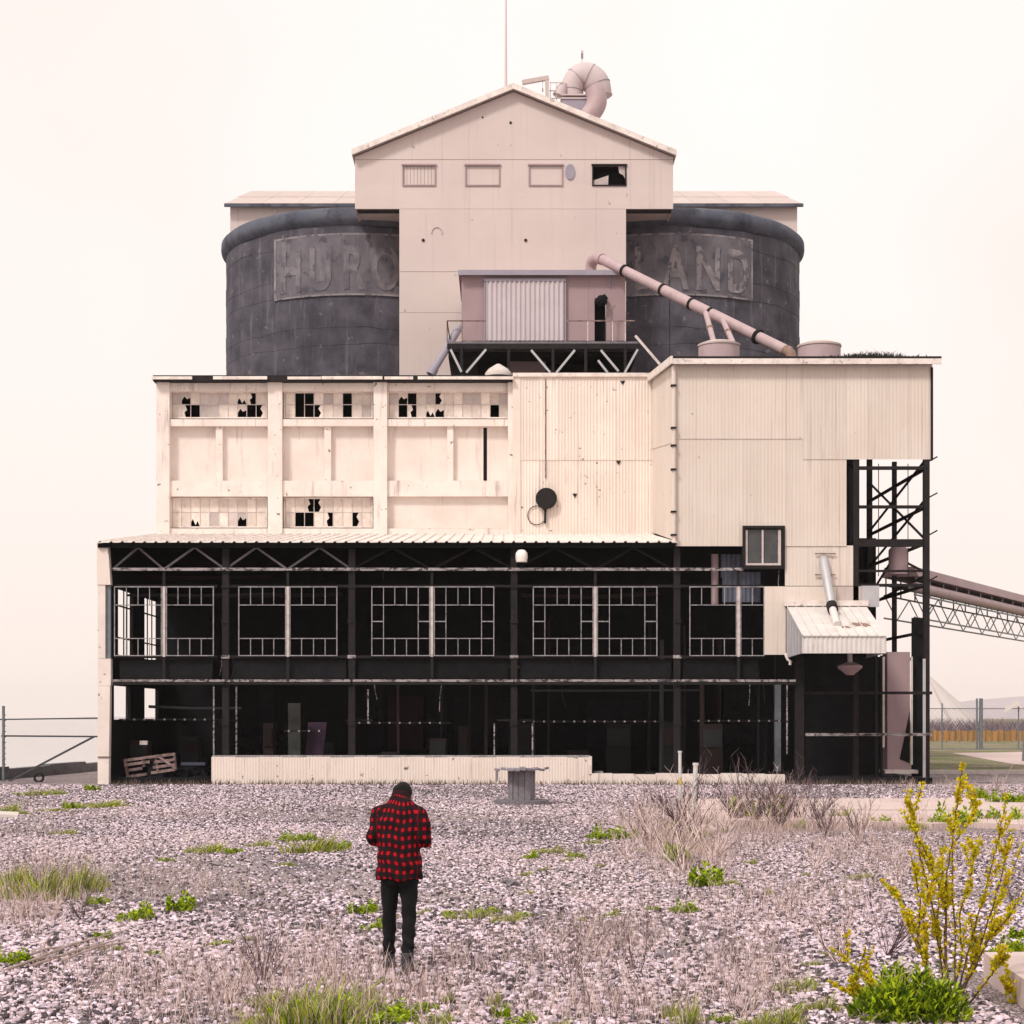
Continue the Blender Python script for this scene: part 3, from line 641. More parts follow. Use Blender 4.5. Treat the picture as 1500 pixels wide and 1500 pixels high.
# ------------------------------------------------------------------ long feed pipe to the roof bins
def pipe():
    s = thing('feed_pipe', 'long pinkish pipe sloping from platform house down to the bins', 'pipe', P(1000,450,69))
    A, B = P(882,380,72.2), P(1158,517,65.5)
    m = MB().tube([P(865,402,73),P(865.5,390,73),P(868,382,72.8),P(874,377.5,72.5),A], [.24]*5, 14); autosmooth(build(m, 'elbow', M_PIPE, s), 50)
    cuts = [0,.13,.345,.50,.60,.84,1]
    for i in range(6):
        a, b = A.lerp(B, cuts[i]), A.lerp(B, cuts[i+1]-.004); o = build(MB().tube([a,b], .215 if i != 1 else .20, 14), 'pipe_length', M_PIPE, s); autosmooth(o, 50)
    for c in cuts[1:-1]:
        a = A.lerp(B, c-.006); b = A.lerp(B, c+.004); autosmooth(build(MB().tube([a,b], .25 if c < .8 else .3, 14), 'coupling', M_STEEL, s), 50)
    t = A.lerp(B,.13); build(MB().add([t+Vector((0,0,.2)),t+Vector((.35,0,.1)),t+Vector((.3,0,.42))],[(0,1,2)]), 'torn_flap', M_STEEL, s)
    for (x0_,y0_,x1_,y1_), k in (((1034,459,1046,503),.6),((1059,470,1074,503),.7)):
        p, q = P(x0_,y0_,67.5), P(x1_,y1_,64.2); br = build(MB().tube([p,q],.11,10), 'branch_pipe', M_PIPE, s); autosmooth(br, 50)
        w = p.lerp(q,.5); build(MB().tube([w,w+(q-p)*.05],.14,10), 'collar', M_RUSTY, br)
    m = MB().tube([P(1150,512,65.6),P(1158,518,65.4),P(1162,530,65.3)],.2,10); autosmooth(build(m, 'end_spout', M_RUSTY, s), 50)
pipe()
zr_ = lambda d: 14.83 + (d-60)*.135
for px, w, top, dd, lab in ((1053,30,503,64.0,'low pinkish round bin under the two branch pipes on the roof'),(1200,31,504,64.4,'low pinkish round bin beyond the pipe end on the roof')):
    r = w*dd/F; c = P(px,top,dd); s = thing('roof_bin', lab, 'bin', (c.x,dd,zr_(dd)-.1), 'round bins on the corrugated block roof')
    autosmooth(build(MB().lathe((c.x,dd,0), [(r,zr_(dd)-.25),(r,c.z-.12)], 28), 'shell', M_PIPE, s), 30)
    autosmooth(build(MB().lathe((c.x,dd,0), [(r+.03,c.z-.13),(r+.03,c.z-.06),(r*.7,c.z+.04),(0,c.z+.07)], 28), 'lid', M_ROOFP, s), 30)
o = build(MB().bar(P(981,528,69),P(981,402,72),.045), 'guy_rod', M_STEEL); tag(o, 'thin dark rod rising from the corrugated block roof against the silo', 'rod')

# ------------------------------------------------------------------ tall corrugated block
def block():
    d = DF; s = thing('corrugated_block', 'tall cream corrugated block carried on an open steel frame', 'building', (X(1175,d), d, 0))
    cols = np.linspace(988, 1365, 13); split = 1187
    for i in range(12):
        a, b = cols[i], cols[i+1]
        def sh(y0, y1, aa=a, bb=b, o_=0.):
            build(MB().corr((X(aa,d)-.015,d+o_),(X(bb,d)+.015,d+o_),(Z(y1,d),Z(y0,d)),(Z(y1,d),Z(y0,d)),.125,.0035), 'corrugated_sheet', M_CORRB, s)
        mid = (a+b)/2
        if mid < split:
            sh(534,643,o_=-.02)
            if a < 1088 and b > 1088: sh(641,800,a,1088); sh(641,770,1088,b)
            elif 1088 <= a and b <= 1150: sh(641,770)
            elif a < 1150 < b: sh(641,770,a,1150); sh(641,800,1150,b)
            else: sh(641,800)
        else:
            sh(534,673,o_=-.02)
            if b < 1251: sh(671,800)
    sh2 = lambda a,b,y0,y1,o_=0: build(MB().corr((X(a,d),d+o_),(X(b,d),d+o_),(Z(y1,d),Z(y0,d)),(Z(y1,d),Z(y0,d)),.125,.0035), 'corrugated_sheet', M_CORRB, s)
    for a, b in ((1150,1185),(1184,1219),(1218,1250)): sh2(a,b,799,858,.03)
    # left return wall, sloping with the roof
    n = 8; xx = X(989,d); zc0 = 8.55
    for i in range(n):
        y0, y1 = d+(DB-d)*i/n, d+(DB-d)*(i+1)/n
        zt = lambda y: zr_(y)-.12; zl = lambda y: 8.5+(y-d)*.139
        zm = lambda y: 12.0+(y-d)*.13
        build(MB().corr((xx,y1+.01),(xx,y0-.01),(zm(y1)-.05,zt(y1)),(zm(y0)-.05,zt(y0)),.125,.0035), 'corrugated_sheet', M_CORRB, s)
        build(MB().corr((xx+.02,y1+.01),(xx+.02,y0-.01),(zl(y1),zm(y1)),(zl(y0),zm(y0)),.125,.0035), 'corrugated_sheet', M_CORRB, s)
    # right end, upper part clad
    for i in range(n):
        y0, y1 = d+(DB-d)*i/n, d+(DB-d)*(i+1)/n
        build(MB().corr((X(1364,d),y0),(X(1364,d),y1),(12.9 if i else Z(673,d),zr_(y0)-.1),(12.9 if i else Z(673,d),zr_(y1)-.1),.125,.0035), 'corrugated_sheet', M_CORRB, s)
    # roof and fascia
    xa, xb = X(985,d), X(1376,d)
    rf = build(MB().hexa([(xa,d-.3,zr_(d-.3)-.02),(xb,d-.3,zr_(d-.3)-.02),(xb,DB+.3,zr_(DB+.3)-.02),(xa,DB+.3,zr_(DB+.3)-.02),(xa,d-.3,zr_(d-.3)+.1),(xb,d-.3,zr_(d-.3)+.1),(xb,DB+.3,zr_(DB+.3)+.1),(xa,DB+.3,zr_(DB+.3)+.1)]), 'roof', M_STEEL, s)
    build(MB().box(xa-.03,xb-.02,d-.36,d-.303,zr_(d)-.22,zr_(d)-.03), 'fascia', M_TRIM, rf)
    build(MB().hexa([(xa-.1,d-.36,zr_(d)-.2),(xa-.02,d-.36,zr_(d)-.2),(xa-.02,DB,zr_(DB)-.2),(xa-.1,DB,zr_(DB)-.2),(xa-.1,d-.36,zr_(d)+.06),(xa-.02,d-.36,zr_(d)+.06),(xa-.02,DB,zr_(DB)+.06),(xa-.1,DB,zr_(DB)+.06)]), 'side_fascia', M_TRIM, rf)
    build(MB().pbox(1363.5,1367,538,674,d-.06,.2), 'corner_angle', M_STEEL, s)
    # downpipe with brackets on the corner
    dp = build(MB().tube([P(987,537,d-.12),P(987,800,d-.12)], .075, 10), 'downpipe', M_CORRB, s)
    for y in (563,625,651,686,748,782): build(MB().pbox(983,991,y,y+2.6,d-.23,.2), 'bracket', M_STEEL, dp)
    # window
    w = build(MB().pbox(1088,1150,770,774,d-.08,.4).pbox(1088,1150,828,833,d-.08,.4).pbox(1088,1092,774,828,d-.08,.4).pbox(1146,1150,774,828,d-.08,.4), 'window', M_STEEL, s)
    build(MB().pbox(1092.2,1095,776,828,d-.02,.1).pbox(1140,1144,776,828,d-.02,.1).pbox(1116,1118.5,776,825,d-.02,.1).pbox(1092.2,1144,825,829,d-.06,.14), 'sash', M_MULL, w)
    for a, b in ((1095.2,1115.8),(1118.7,1139.8)): build(MB().pbox(a,b,776,825,d+.05,.02), 'pane', M_GLASS, w)
    build(MB().pbox(1144.2,1146,776,828,d+.04,.03), 'side_light', M_GLASS, w)
    # inner dark lining so the upper box is closed below
    build(MB().box(X(990,d),X(1250,d),d+.15,DB-.3,Z(672,d)-.2,Z(672,d)-.1), 'inner_floor', M_SOOTSHADE, s)
    build(MB().box(X(990,d),X(1250,d),d+.2,d+.3,Z(795,d),Z(672,d)-.25), 'inner_lining', M_SOOTSHADE, s)
    # steel frame of the open end
    xr = X(1358,d); H = .16
    fr = lambda mb, nm='frame_beam', mt=M_STEEL: build(mb, nm, mt, s)
    fr(MB().box(xr-.11,xr+.09,d-.02,d+.2,0,Z(673,d)), 'column'); fr(MB().box(xr-.08,xr+.08,d+4.92,d+5.08,0,12), 'column'); fr(MB().box(xr-.1,xr+.1,DB-.2,DB,0,13), 'column')
    fr(MB().box(X(1250,d),X(1258,d),d+.02,d+.2,0,Z(673,d)), 'column')
    for y, h in ((685,.11),(742,.10),(795,.26),(836,.07),(857,.10)): fr(MB().box(X(1250,d),xr-.125,d+.03,d+.2,Z(y,d)-h/2,Z(y,d)+h/2))
    for zz in (Z(685,d),Z(742,d),Z(795,d),Z(857,d),Z(925,d),Z(962,d)): fr(MB().box(xr-.045,xr+.045,d+.23,DB-.21,zz-.05,zz+.05))
    for y in (675,728,783,850): fr(MB().bar(P(1362,y,d-.03),P(1373,y-6,d-.03),.05), 'girt_stub')
    zz = [Z(795,d),Z(742,d),Z(673,d)]
    for p, q in (((xr,d+.2,Z(672,d)),(xr,DB-.2,Z(735,d))),((xr,d+.2,Z(790,d)),(xr,DB-.2,Z(655,d))),((xr,d+.2,Z(730,d)),(xr,DB-.2,Z(795,d))),((xr,d+.2,Z(838,d)),(xr,d+5,Z(795,d))),((xr,d+5,Z(795,d)),(xr,DB-.2,Z(845,d))),((xr,d+.2,Z(842,d)),(xr,DB-.2,Z(860,d)))):
        fr(MB().bar(p,q,.065), 'diagonal_brace')
    for px in (1298,1342): fr(MB().bar((X(px,d),d+1.2,Z(672,d)),(X(px,d),d+1.2,Z(840,d)),.025), 'tie_rod')
    fr(MB().box(X(1258.2,d),X(1268,d),d+3.0,d+3.2,Z(860,d),Z(673,d)), 'stair_panel', M_SOOTSHADE2)
    # hopper and chute inside the frame
    c = P(1316,820,62.5); hp = fr(MB().lathe((c.x,62.5,0),[(.36,Z(842,62.5)),(.36,Z(806,62.5)),(.2,Z(798,62.5))],16), 'hopper', M_PINK); autosmooth(hp,40)
    ch = P(1316,1045,61.2); du = fr(MB().box(X(1300,61),X(1333,61),61,61.8,Z(1128,61),Z(955,61)), 'chute', M_PINK)
    build(MB().box(X(1293.5,61),X(1297,61),61.1,61.2,Z(1095,61),Z(962,61)).box(X(1334,61),X(1336,61),60.9,61.0,Z(1120,61),Z(962,61)), 'chute_strip', M_TRIM, du)
    build(MB().prism([(X(1318,60.98),Z(1112,61)),(X(1333,60.98),Z(1118,61)),(X(1333,60.98),Z(1040,61)),(X(1327,60.98),Z(1070,61))],60.97,60.99), 'torn_gap', M_SOOTSHADE, du)
    # dark sheets low in the end bay
    fr(MB().pbox(1336,1353,905,1142,d+1.2,.1), 'dark_panel', M_SOOTSHADE)
    fr(MB().pbox(1180,1292,962,1135,d+3.5,.1), 'dark_panel', M_SOOTSHADE2)
    fr(MB().pbox(1165,1178,960,1140,d+.05,.2), 'column')
    fr(MB().pbox(1282,1286,960,1140,d+.3,.12), 'post', M_STEEL); fr(MB().pbox(1290,1293,960,1140,d+.4,.12), 'post', M_STEEL)
    for y in (1015,1076): fr(MB().bar(P(1180,y,d-.02),P(1365,y,d-.02),.10), 'girt', M_GIRT if y > 1050 else M_STEEL)
    fr(MB().pbox(1150,1366,1139,1148,d-.15,1.2), 'base_slab', M_STEEL)
    fr(MB().pbox(1297,1345,1128,1133,d+.2,1.0), 'chute_foot', M_MULL)
    fr(MB().pbox(1352,1356,965,1140,d-.06,.05), 'corner_strip', M_GALV)
    fr(MB().pbox(1345,1365,1139.5,1150,d-.3,.14), 'footing', M_SOOTSHADE2)
block()

# dust hood below the block
def hood():
    s = thing('loading_hood', 'pale sheet metal loading hood with sloped stained roof projecting from the frame', 'hood', (X(1236,57), 58.4, 4.4))
    n, f = 56.9, DF-.05
    xa, xb = X(1175,n), X(1298,n); zb = Z(957,n); zf = Z(932,n); zt = Z(889,f)
    k = 9
    for i in range(k):
        a, b = xa+(xb-xa)*i/k, xa+(xb-xa)*(i+1)/k
        m = MB(); m.hexa([(a+.004,n-.04,zf-.01),(b-.004,n-.04,zf-.01),(b-.004,f,zt-.02),(a+.004,f,zt-.02),(a+.004,n-.04,zf+.03),(b-.004,n-.04,zf+.03),(b-.004,f,zt+.02),(a+.004,f,zt+.02)])
        sh = build(m, 'roof_sheet', M_HOOD, s)
        build(MB().bar((a,n-.05,zf+.045),(a,f,zt+.035),.03), 'seam', M_HOOD, sh)
    build(MB().corr((xa,n),(xb,n),(zb,zf-.02),(zb,zf-.02),.16,.012), 'front_skirt', M_HOOD, s)
    for xx in (xa,xb):
        m = MB().prism([(n+.03,zb),(f,zb-.05),(f,zt-.03),(n+.03,zf-.02)], xx-.015, xx+.015, 'x'); build(m, 'side_skirt', M_GALV, s)
    for i in range(5):
        y = n+.5+i*.55; build(MB().bar((xa-.03,y,zb),(xa-.03,y,zf+(zt-zf)*(y-n)/(f-n)-.06),.04), 'seam', M_GALV, s)
    build(MB().box(xa-.1,xb+.05,f-.1,f+.05,zt+.03,zt+.22), 'ridge_cap', M_TRIM, s)
    for px, py, r in ((1262,917,.42),(1240,921,.2)):
        t = (py-889)/(932-889.); y = f-(f-n)*t; z = zt+(zf-zt)*t; x = X(px,y); m = MB(); pts = []
        for q in range(26):
            a = 2*math.pi*q/26; rr = r*(.35+.75*random.random()); dy = rr*.8*math.sin(a); yy = min(f-.05,max(n,y+dy)); pts.append((x+rr*math.cos(a), yy, zf+(zt-zf)*(yy-n)/(f-n)+.05))
        m.add(pts, [tuple(range(26))]); build(m, 'debris_patch', M_RUSTY, s)
    # curled flashing at the left foot
    build(MB().tube([P(1150,957,f-.2),P(1154,966,f-.25),P(1158,969,f-.3),P(1157,974,f-.3)],.05,6), 'curled_flashing', M_TRIM, s)
hood()
o = build(MB().pbox(1120,1225,859,884,DF-.02,.08).pbox(1120,1151,884.05,959,DF-.02,.08), 'cladding_panel', M_CORRB)
tag(o, 'plain cream sheet panel on the wall beside the loading hood', 'panel')
o = build(MB().pbox(1225.2,1262,859,886,DF+.02,.06), 'patched_panel', M_ROOFP); tag(o, 'scarred pinkish panel behind the slanting pipe above the loading hood', 'panel')
o = build(MB().pbox(1262.2,1288,858,889,DF-.04,.06), 'galvanised_panel', M_GALV); tag(o, 'grey galvanised panel above the right end of the loading hood', 'panel')
s = thing('drop_pipe', 'pale slanting drop pipe entering the stained roof of the loading hood', 'pipe', P(1215,870,59))
p0, p1, p2 = P(1207,824,DF-.15), P(1218,886,59.2), P(1226,915,57.8)
autosmooth(build(MB().tube([P(1206,818,DF+.1),p0,p1],.16,14), 'upper_length', M_GALV, s), 50); autosmooth(build(MB().tube([p1,p2],.13,14), 'lower_length', M_HOOD, s), 50)
autosmooth(build(MB().tube([p1,p1+(p2-p1)*.25],.19,14), 'coupling', M_STEEL, s), 50)
for y in (811,842): build(MB().bar(P(1194,y,DF-.05),P(1224,y,DF-.05),.04), 'strap', M_WOODP, s)
s = thing('yard_lamp', 'grey cone shaped lamp hanging under the loading hood', 'lamp', P(1245,990,59))
build(MB().tube([P(1245,950,59),P(1245,972,59)],.09,8), 'stem', M_GALV, s)
autosmooth(build(MB().lathe(P(1245,988,59), [(.12,-.02),(.42,.22),(.42,.30),(.12,.42),(0,.44)], 18), 'shade', M_PINK, s), 30)
s = thing('bulkhead_lamp', 'ivory globe lamp on the column under the lean-to roof edge', 'lamp', P(764,815,DF-.3))
autosmooth(build(MB().lathe(P(764,815,DF-.25), [(0,.24),(.12,.22),(.2,.12),(.215,-.02),(.19,-.2),(0,-.21)], 18), 'globe', M_LAMP, s), 60)
build(MB().box(X(757,DF),X(770,DF),DF-.2,DF+.02,Z(824,DF),Z(822,DF)).bar(P(764,806,DF-.2),P(764,806,DF+.15),.07), 'bracket', M_STEEL, s)

# ------------------------------------------------------------------ lean-to
def lean_to():
    d = DF; s = thing('lean_to', 'burnt-out open steel lean-to with pale corrugated roof edge and empty window frames', 'building', (X(560,d), d, 0))
    xa, xb = X(143,d), X(990,d); zf = 8.43; zb = 9.68; nb = 26
    # roof sheets: ribs run back
    w = (xb-xa)/nb; m = MB()
    prof = [(0,0),(.10,0),(.13,.05),(.19,.05),(.22,0),(w/2+.10,0),(w/2+.13,.05),(w/2+.19,.05),(w/2+.22,0),(w+.015,0)]
    vs = [(p[0],0,p[1]) for p in prof]+[(p[0],DB-d+.28,p[1]+zb-zf+.04) for p in prof]+[(p[0],0,p[1]-.03) for p in prof]+[(p[0],DB-d+.28,p[1]+zb-zf+.01) for p in prof]
    k = len(prof); fs = [(i,i+1,k+i+1,k+i) for i in range(k-1)]+[(2*k+i+1,2*k+i,3*k+i,3*k+i+1) for i in range(k-1)]+[(i+1,i,2*k+i,2*k+i+1) for i in range(k-1)]
    m.add(vs, fs); me = mesh_of(m, 'roof_sheet', M_TRIM)
    for i in range(nb): link('roof_sheet', me, s, (xa+w*i, d-.35, zf+.004*(i%2)))
    build(MB().hexa([(xa+.1,d-.25,zf-.10),(xb,d-.25,zf-.10),(xb,DB-.05,zb-.10),(xa+.1,DB-.05,zb-.10),(xa+.1,d-.25,zf-.04),(xb,d-.25,zf-.04),(xb,DB-.05,zb-.04),(xa+.1,DB-.05,zb-.04)]), 'shade_lining', M_SOOTSHADE, s)  # added dark sheet that paints the shade under the roof
    build(MB().pbox(143,990,797,802,d-.2,.1), 'eaves_beam', M_SOOTSHADE, s)
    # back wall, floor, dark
    bw = MB().box(-14.0,X(1283,DB),DB-.03,DB+.1,0,zb-.1); build(bw, 'back_wall', M_SOOTSHADE, s)
    build(MB().box(-13.8,X(1366,d)-.3,d+.35,DB-.04,.0,.22), 'floor_slab', M_SOOTSHADE, s)
    for a, b, y0, y1, mt in ((568,620,1020,1098,M_WOODP),(625,655,1022,1098,M_SOOTSHADE2),(665,750,1022,1098,M_SOOTSHADE2),(540,562,1005,1098,M_SOOTSHADE2),(775,850,1025,1095,M_SOOTSHADE2),(860,940,1025,1095,M_SOOTSHADE2),(380,405,1005,1098,M_SOOTSHADE2),(1060,1110,1010,1090,M_SOOTSHADE2),(1035,1055,1010,1100,M_SOOTSHADE2)):
        build(MB().pbox(a,b,y0,y1,DB-.12,.08), 'door_leaf' if mt is M_WOODP else 'wall_board', M_SOOTSHADE2 if mt is not M_WOODP else mat('charred_red_door',(.020,.011,.012),.9), s)
    # left side wall with openings that show the sky
    xw = -13.85; t = .12
    sw = MB()
    ys = [d+.2,61.5,63.9,66.0,70.0-.5]
    z = lambda y: zf+(y-d)*.13-.12
    build(MB().hexa([(xw,d+.2,6.95),(xw+t,d+.2,6.95),(xw+t,DB-.05,6.95),(xw,DB-.05,6.95),(xw,d+.2,z(d)),(xw+t,d+.2,z(d)),(xw+t,DB-.05,z(DB)),(xw,DB-.05,z(DB))]), 'side_cladding', M_SOOTSHADE, s)
    build(MB().box(xw,xw+t,d+.2,DB-.05,3.46,4.58), 'side_cladding', M_SOOTSHADE, s)
    build(MB().box(xw,xw+t,d+.2,DB-.05,0,2.25), 'side_cladding', M_SOOTSHADE, s)
    for y0, y1 in ((d+.2,61.45),(63.9,66.0)): build(MB().box(xw,xw+t,y0,y1,4.58,6.95), 'side_post', M_SOOTSHADE, s)
    for y0, y1 in ((d+.2,60.8),(63.5,66.0),(68.6,DB-.05)): build(MB().box(xw,xw+t,y0,y1,2.25,3.46), 'side_post', M_SOOTSHADE, s)
    for y0, y1 in ((61.45,63.9),(66.0,DB-.1)):
        m = MB(); n_ = 2 if y1 < 64 else 4
        for q in range(1,n_): m.box(xw+.03,xw+.07,y0+(y1-y0)*q/n_-.025,y0+(y1-y0)*q/n_+.025,4.58,6.95)
        for zz in (5.2,6.35): m.box(xw+.031,xw+.069,y0,y1,zz-.025,zz+.025)
        build(m, 'side_window_bars', M_STEEL, s)
    # cream corner pier at the left front
    cp = build(MB().hexa([(X(144,d),d-.1,0),(X(160,d),d-.1,0),(X(160,d),d+.2,0),(X(144,d),d+.2,0),(X(144,d),d-.1,Z(1005,d)),(X(162,d),d-.1,Z(1005,d)),(X(162,d),d+.2,Z(1005,d)),(X(144,d),d+.2,Z(1005,d))]), 'corner_pier', M_CREAM, s)
    build(MB().box(X(144,d),X(163,d),d-.1,d+.2,Z(1004.5,d),Z(965,d)), 'pier_sheet', M_CREAM, s)
    build(MB().box(X(144,d),X(155,d),d-.1,d+.2,Z(964.5,d),Z(857.5,d)), 'pier_sheet', M_CREAM, s)
    build(MB().box(X(155.2,d),X(162,d),d-.0,d+.2,Z(980,d),Z(857.5,d)), 'pier_strip', M_FENCE, s)
    build(MB().hexa([(X(143,d),d-.12,Z(857,d)),(X(163,d),d-.12,Z(857,d)),(X(163,d),d+.2,Z(857,d)),(X(143,d),d+.2,Z(857,d)),(X(143,d),d-.12,Z(796,d)),(X(159,d),d-.12,Z(796,d)),(X(159,d),d+.2,Z(796,d)),(X(143,d),d+.2,Z(796,d))]), 'pier_sheet', M_CORR, s)
    build(MB().pbox(143,162,1108,1110,d-.13,.05), 'pier_joint', M_WOODP, s)
    # columns (I sections)
    for px in (330,515,753,992):
        x = X(px,d); b = build(MB().box(x-.115,x+.115,d+.04,d+.07,0,8.25).box(x-.115,x+.115,d+.25,d+.28,0,8.25).box(x-.02,x+.02,d+.07,d+.25,0,8.25), 'column', M_STEEL, s)
        for y in (834,859,910,962,998,1060): build(MB().pbox(px-6,px+6,y-2.5,y+2.5,d-.0,.03), 'gusset', M_GIRT if y in (834,962) else M_STEEL, b)
    for px in (240,421.5,632.6,872,1082):
        build(MB().pbox(px-2,px+2,859,962,d-.03,.09), 'mullion', M_MULL, s)
        for y0, y1 in ((834,858.5),(962.5,998)): build(MB().pbox(px-2,px+2,y0,y1,d-.0,.07), 'hanger', M_STEEL, s)
    # girts
    for y, h, mt in ((834,.10,M_GIRT),(997,.08,M_GIRT),(1001,.09,M_STEEL)):
        xs = [165,330,515,753,992,1166]
        for a, b in zip(xs[:-1],xs[1:]):
            if y < 900 and a > 980: b = 1090
            build(MB().box(X(a,d)+.02,X(b,d)-.02,d-.06,d+.0,Z(y,d)-h/2,Z(y,d)+h/2), 'girt', mt, s)
    for a, b in ((165,318),(330,515),(515,753),(753,992),(992,1120)):
        build(MB().box(X(a,d)+.02,X(b,d)-.02,d+.08,d+.14,Z(962,d)-.05,Z(962,d)+.05), 'window_girt', M_STEEL, s)
        build(MB().box(X(a,d)+.02,X(b,d)-.02,d+.08,d+.14,Z(858,d)-.05,Z(858,d)+.04), 'window_girt', M_STEEL, s)
        build(MB().box(X(a,d)+.2,X(b,d)-.2,d+.2,d+.24,Z(994,d),Z(966,d)), 'spandrel_board', M_SOOTSHADE2, s)
    # trusses under the roof edge
    for a, b in ((165,240),(240,330),(330,421),(421,515),(515,633),(633,753),(753,872),(872,985)):
        mid = (a+b)/2; build(MB().bar(P(a,834,d+.3),P(mid,802,d+.3),.07).bar(P(mid,802,d+.3),P(b,834,d+.3),.07), 'truss_web', M_WOODG if a < 515 else M_STEEL, s)
    # empty window sashes
    def sash(a, b, ring, bottom_only=False):
        w = build(MB().pbox(a,a+1.3,859,961,d+.0,.06).pbox(b-1.3,b,859,961,d+.0,.06).pbox(a+1.3,b-1.3,859,860.3,d+.0,.06).pbox(a+1.3,b-1.3,959.7,961,d+.0,.06), 'window', M_LSTEEL, s)
        n = max(2, round((b-a)/18)); xs = np.linspace(a+.8,b-.8,n+1); xs[1:-1] += rng.normal(0,.35,n-1); m = MB(); m.pbox(a+1.3,b-1.3,885.6,886.8,d+.01,.04).pbox(a+1.3,b-1.3,934.6,935.8,d+.01,.04)
        for x in xs[1:-1]:
            if ring and (x == xs[1] or x == xs[-2]): m.pbox(x-.55,x+.55,860.3,959.7,d+.012,.036)
            else: m.pbox(x-.55,x+.55,860.3,885.6,d+.012,.036).pbox(x-.55,x+.55,935.8,959.7,d+.012,.036)
        if ring: m.pbox(a+1.6,xs[1]-.7,909.5,911,d+.011,.038).pbox(xs[-2]+.7,b-1.6,909.5,911,d+.011,.038)
        build(m, 'glazing_bars', M_LSTEEL, w)
    for a, b, r_ in ((167,237,0),(243,313,0),(349,419,0),(424,494,0),(544,630,1),(635.5,724,1),(780.5,869.5,1),(874.5,963,1),(1010,1079.5,0),(1084.5,1120,0)): sash(a,b,r_)
    # pipe and bluish sheets showing high in the open bay
    autosmooth(build(MB().tube([P(1047,812,d+1),P(1047,885,d+1)],.13,12), 'riser_pipe', M_PINK, s), 50)
    for a, b, y0, y1 in ((1056,1088,812,846),(1058,1114,838,882)): build(MB().corr((X(a,d+.9),d+.9),(X(b,d+.9),d+.9),(Z(y1,d+.9),Z(y0,d+.9)),(Z(y1,d+.9),Z(y0,d+.9)),.16,.02), 'bluish_sheet', mat('bluish_sheet',(.13,.14,.19),.6,col2=(.07,.075,.1),vscale=2,stain=((.03,.03,.035),.7,.55)) if 'bluish_sheet' not in MATS else MATS['bluish_sheet'], s)
    # low bolted rail
    for a, b, y in ((165,312,1054),(410,470,1071),(515,660,1059),(760,980,1057),(1020,1160,1056)):
        rl = build(MB().box(X(a,d),X(b,d),d+1.0,d+1.04,Z(y,d)-.025,Z(y,d)+.025), 'low_rail', M_STEEL, s)
        for q in range(int((b-a)/15)): build(MB().box(X(a+8+15*q,d)-.03,X(a+8+15*q,d)+.03,d+.95,d+.995,Z(y,d)-.03,Z(y,d)+.03), 'bolt', M_LSTEEL, rl)
    for a, y0, y1 in ((313,1005,1108),(346,1005,1108),(539,1010,1060),(724,1060,1108),(780,1060,1108),(1153,1000,1105)): build(MB().pbox(a-1,a+1,y0,y1,d+.3,.06), 'post', M_GIRT, s)
    for a, b, y in ((318,346,1055),(505,545,1055),(728,780,1055)): build(MB().box(X(a,d),X(b,d),d+.3,d+.35,Z(y,d)-.03,Z(y,d)+.03), 'stub_rail', M_STEEL, s)
    build(MB().pbox(1135,1144,1000,1130,d+2.5,.2), 'pale_post', M_FENCE, s)
    for px in (990,1112): build(MB().pbox(px,px+12,1000,1135,d+4,.2), 'inner_post', M_SOOTSHADE2, s)
    # what the fire left inside: machine casings, pipes, posts and hanging cables
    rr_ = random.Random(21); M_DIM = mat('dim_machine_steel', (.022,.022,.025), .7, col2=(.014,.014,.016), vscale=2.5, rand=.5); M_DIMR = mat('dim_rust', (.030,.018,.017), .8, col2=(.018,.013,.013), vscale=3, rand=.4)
    for i in range(13):
        dd = d+rr_.uniform(2.5,8.0); px = 180+i*72+rr_.uniform(-20,20); w = rr_.uniform(14,38); h = rr_.uniform(25,75)
        cs = build(MB().box(X(px,dd),X(px+w,dd),dd,dd+rr_.uniform(.5,1.2),.22,.22+h*dd/F), 'machine_casing', M_DIM if i % 3 else M_DIMR, s)
        build(MB().box(X(px+2,dd),X(px+w-2,dd),dd-.06,dd-.005,.22+h*dd/F*.55,.22+h*dd/F*.9), 'casing_panel', M_DIMR if i % 2 else M_DIM, cs)
    for i in range(16):
        dd = d+rr_.uniform(1.2,7.5); px = rr_.uniform(175,1150); x = X(px,dd); build(MB().tube([(x,dd,.2),(x+rr_.uniform(-.05,.05),dd,rr_.uniform(3.5,7.8))], rr_.uniform(.03,.10), 7), 'inner_pipe', M_DIM if i % 2 else M_DIMR, s)
    for i in range(9):
        dd = d+rr_.uniform(1.5,7); a = rr_.uniform(170,800); b = a+rr_.uniform(120,330); y = rr_.choice((845,872,902,940,975,1012,1035)); build(MB().tube([P(a,y,dd),P((a+b)/2,y+rr_.uniform(0,4),dd),P(min(b,1150),y+rr_.uniform(-3,3),dd)], rr_.uniform(.03,.08), 7), 'inner_duct', M_DIMR if i % 2 else M_DIM, s)
    for i in range(14):
        px = rr_.uniform(170,1150); y0 = rr_.choice((836,962,1000)); L = rr_.uniform(12,45); dd = d+rr_.uniform(.1,.6); build(MB().tube([P(px,y0,dd),P(px+rr_.uniform(-3,3),y0+L*.5,dd),P(px+rr_.uniform(-5,5),y0+L,dd)], .014, 5), 'hanging_cable', M_GIRT if i % 3 == 0 else M_STEEL, s)
    for i in range(26):
        px = rr_.uniform(320,1150); dd = d+rr_.uniform(.3,1.4); r = rr_.uniform(.05,.2); x = X(px,dd); build(MB().hexa([(x+sx*r*rr_.uniform(.6,1.2),dd+sy*r*rr_.uniform(.6,1.2),.2+k*r*rr_.uniform(.6,1.6)) for k in (0,1) for sx,sy in ((-1,-1),(1,-1),(1,1),(-1,1))]), 'debris_lump', M_SOOTSHADE2 if i % 4 else M_GIRT, s)
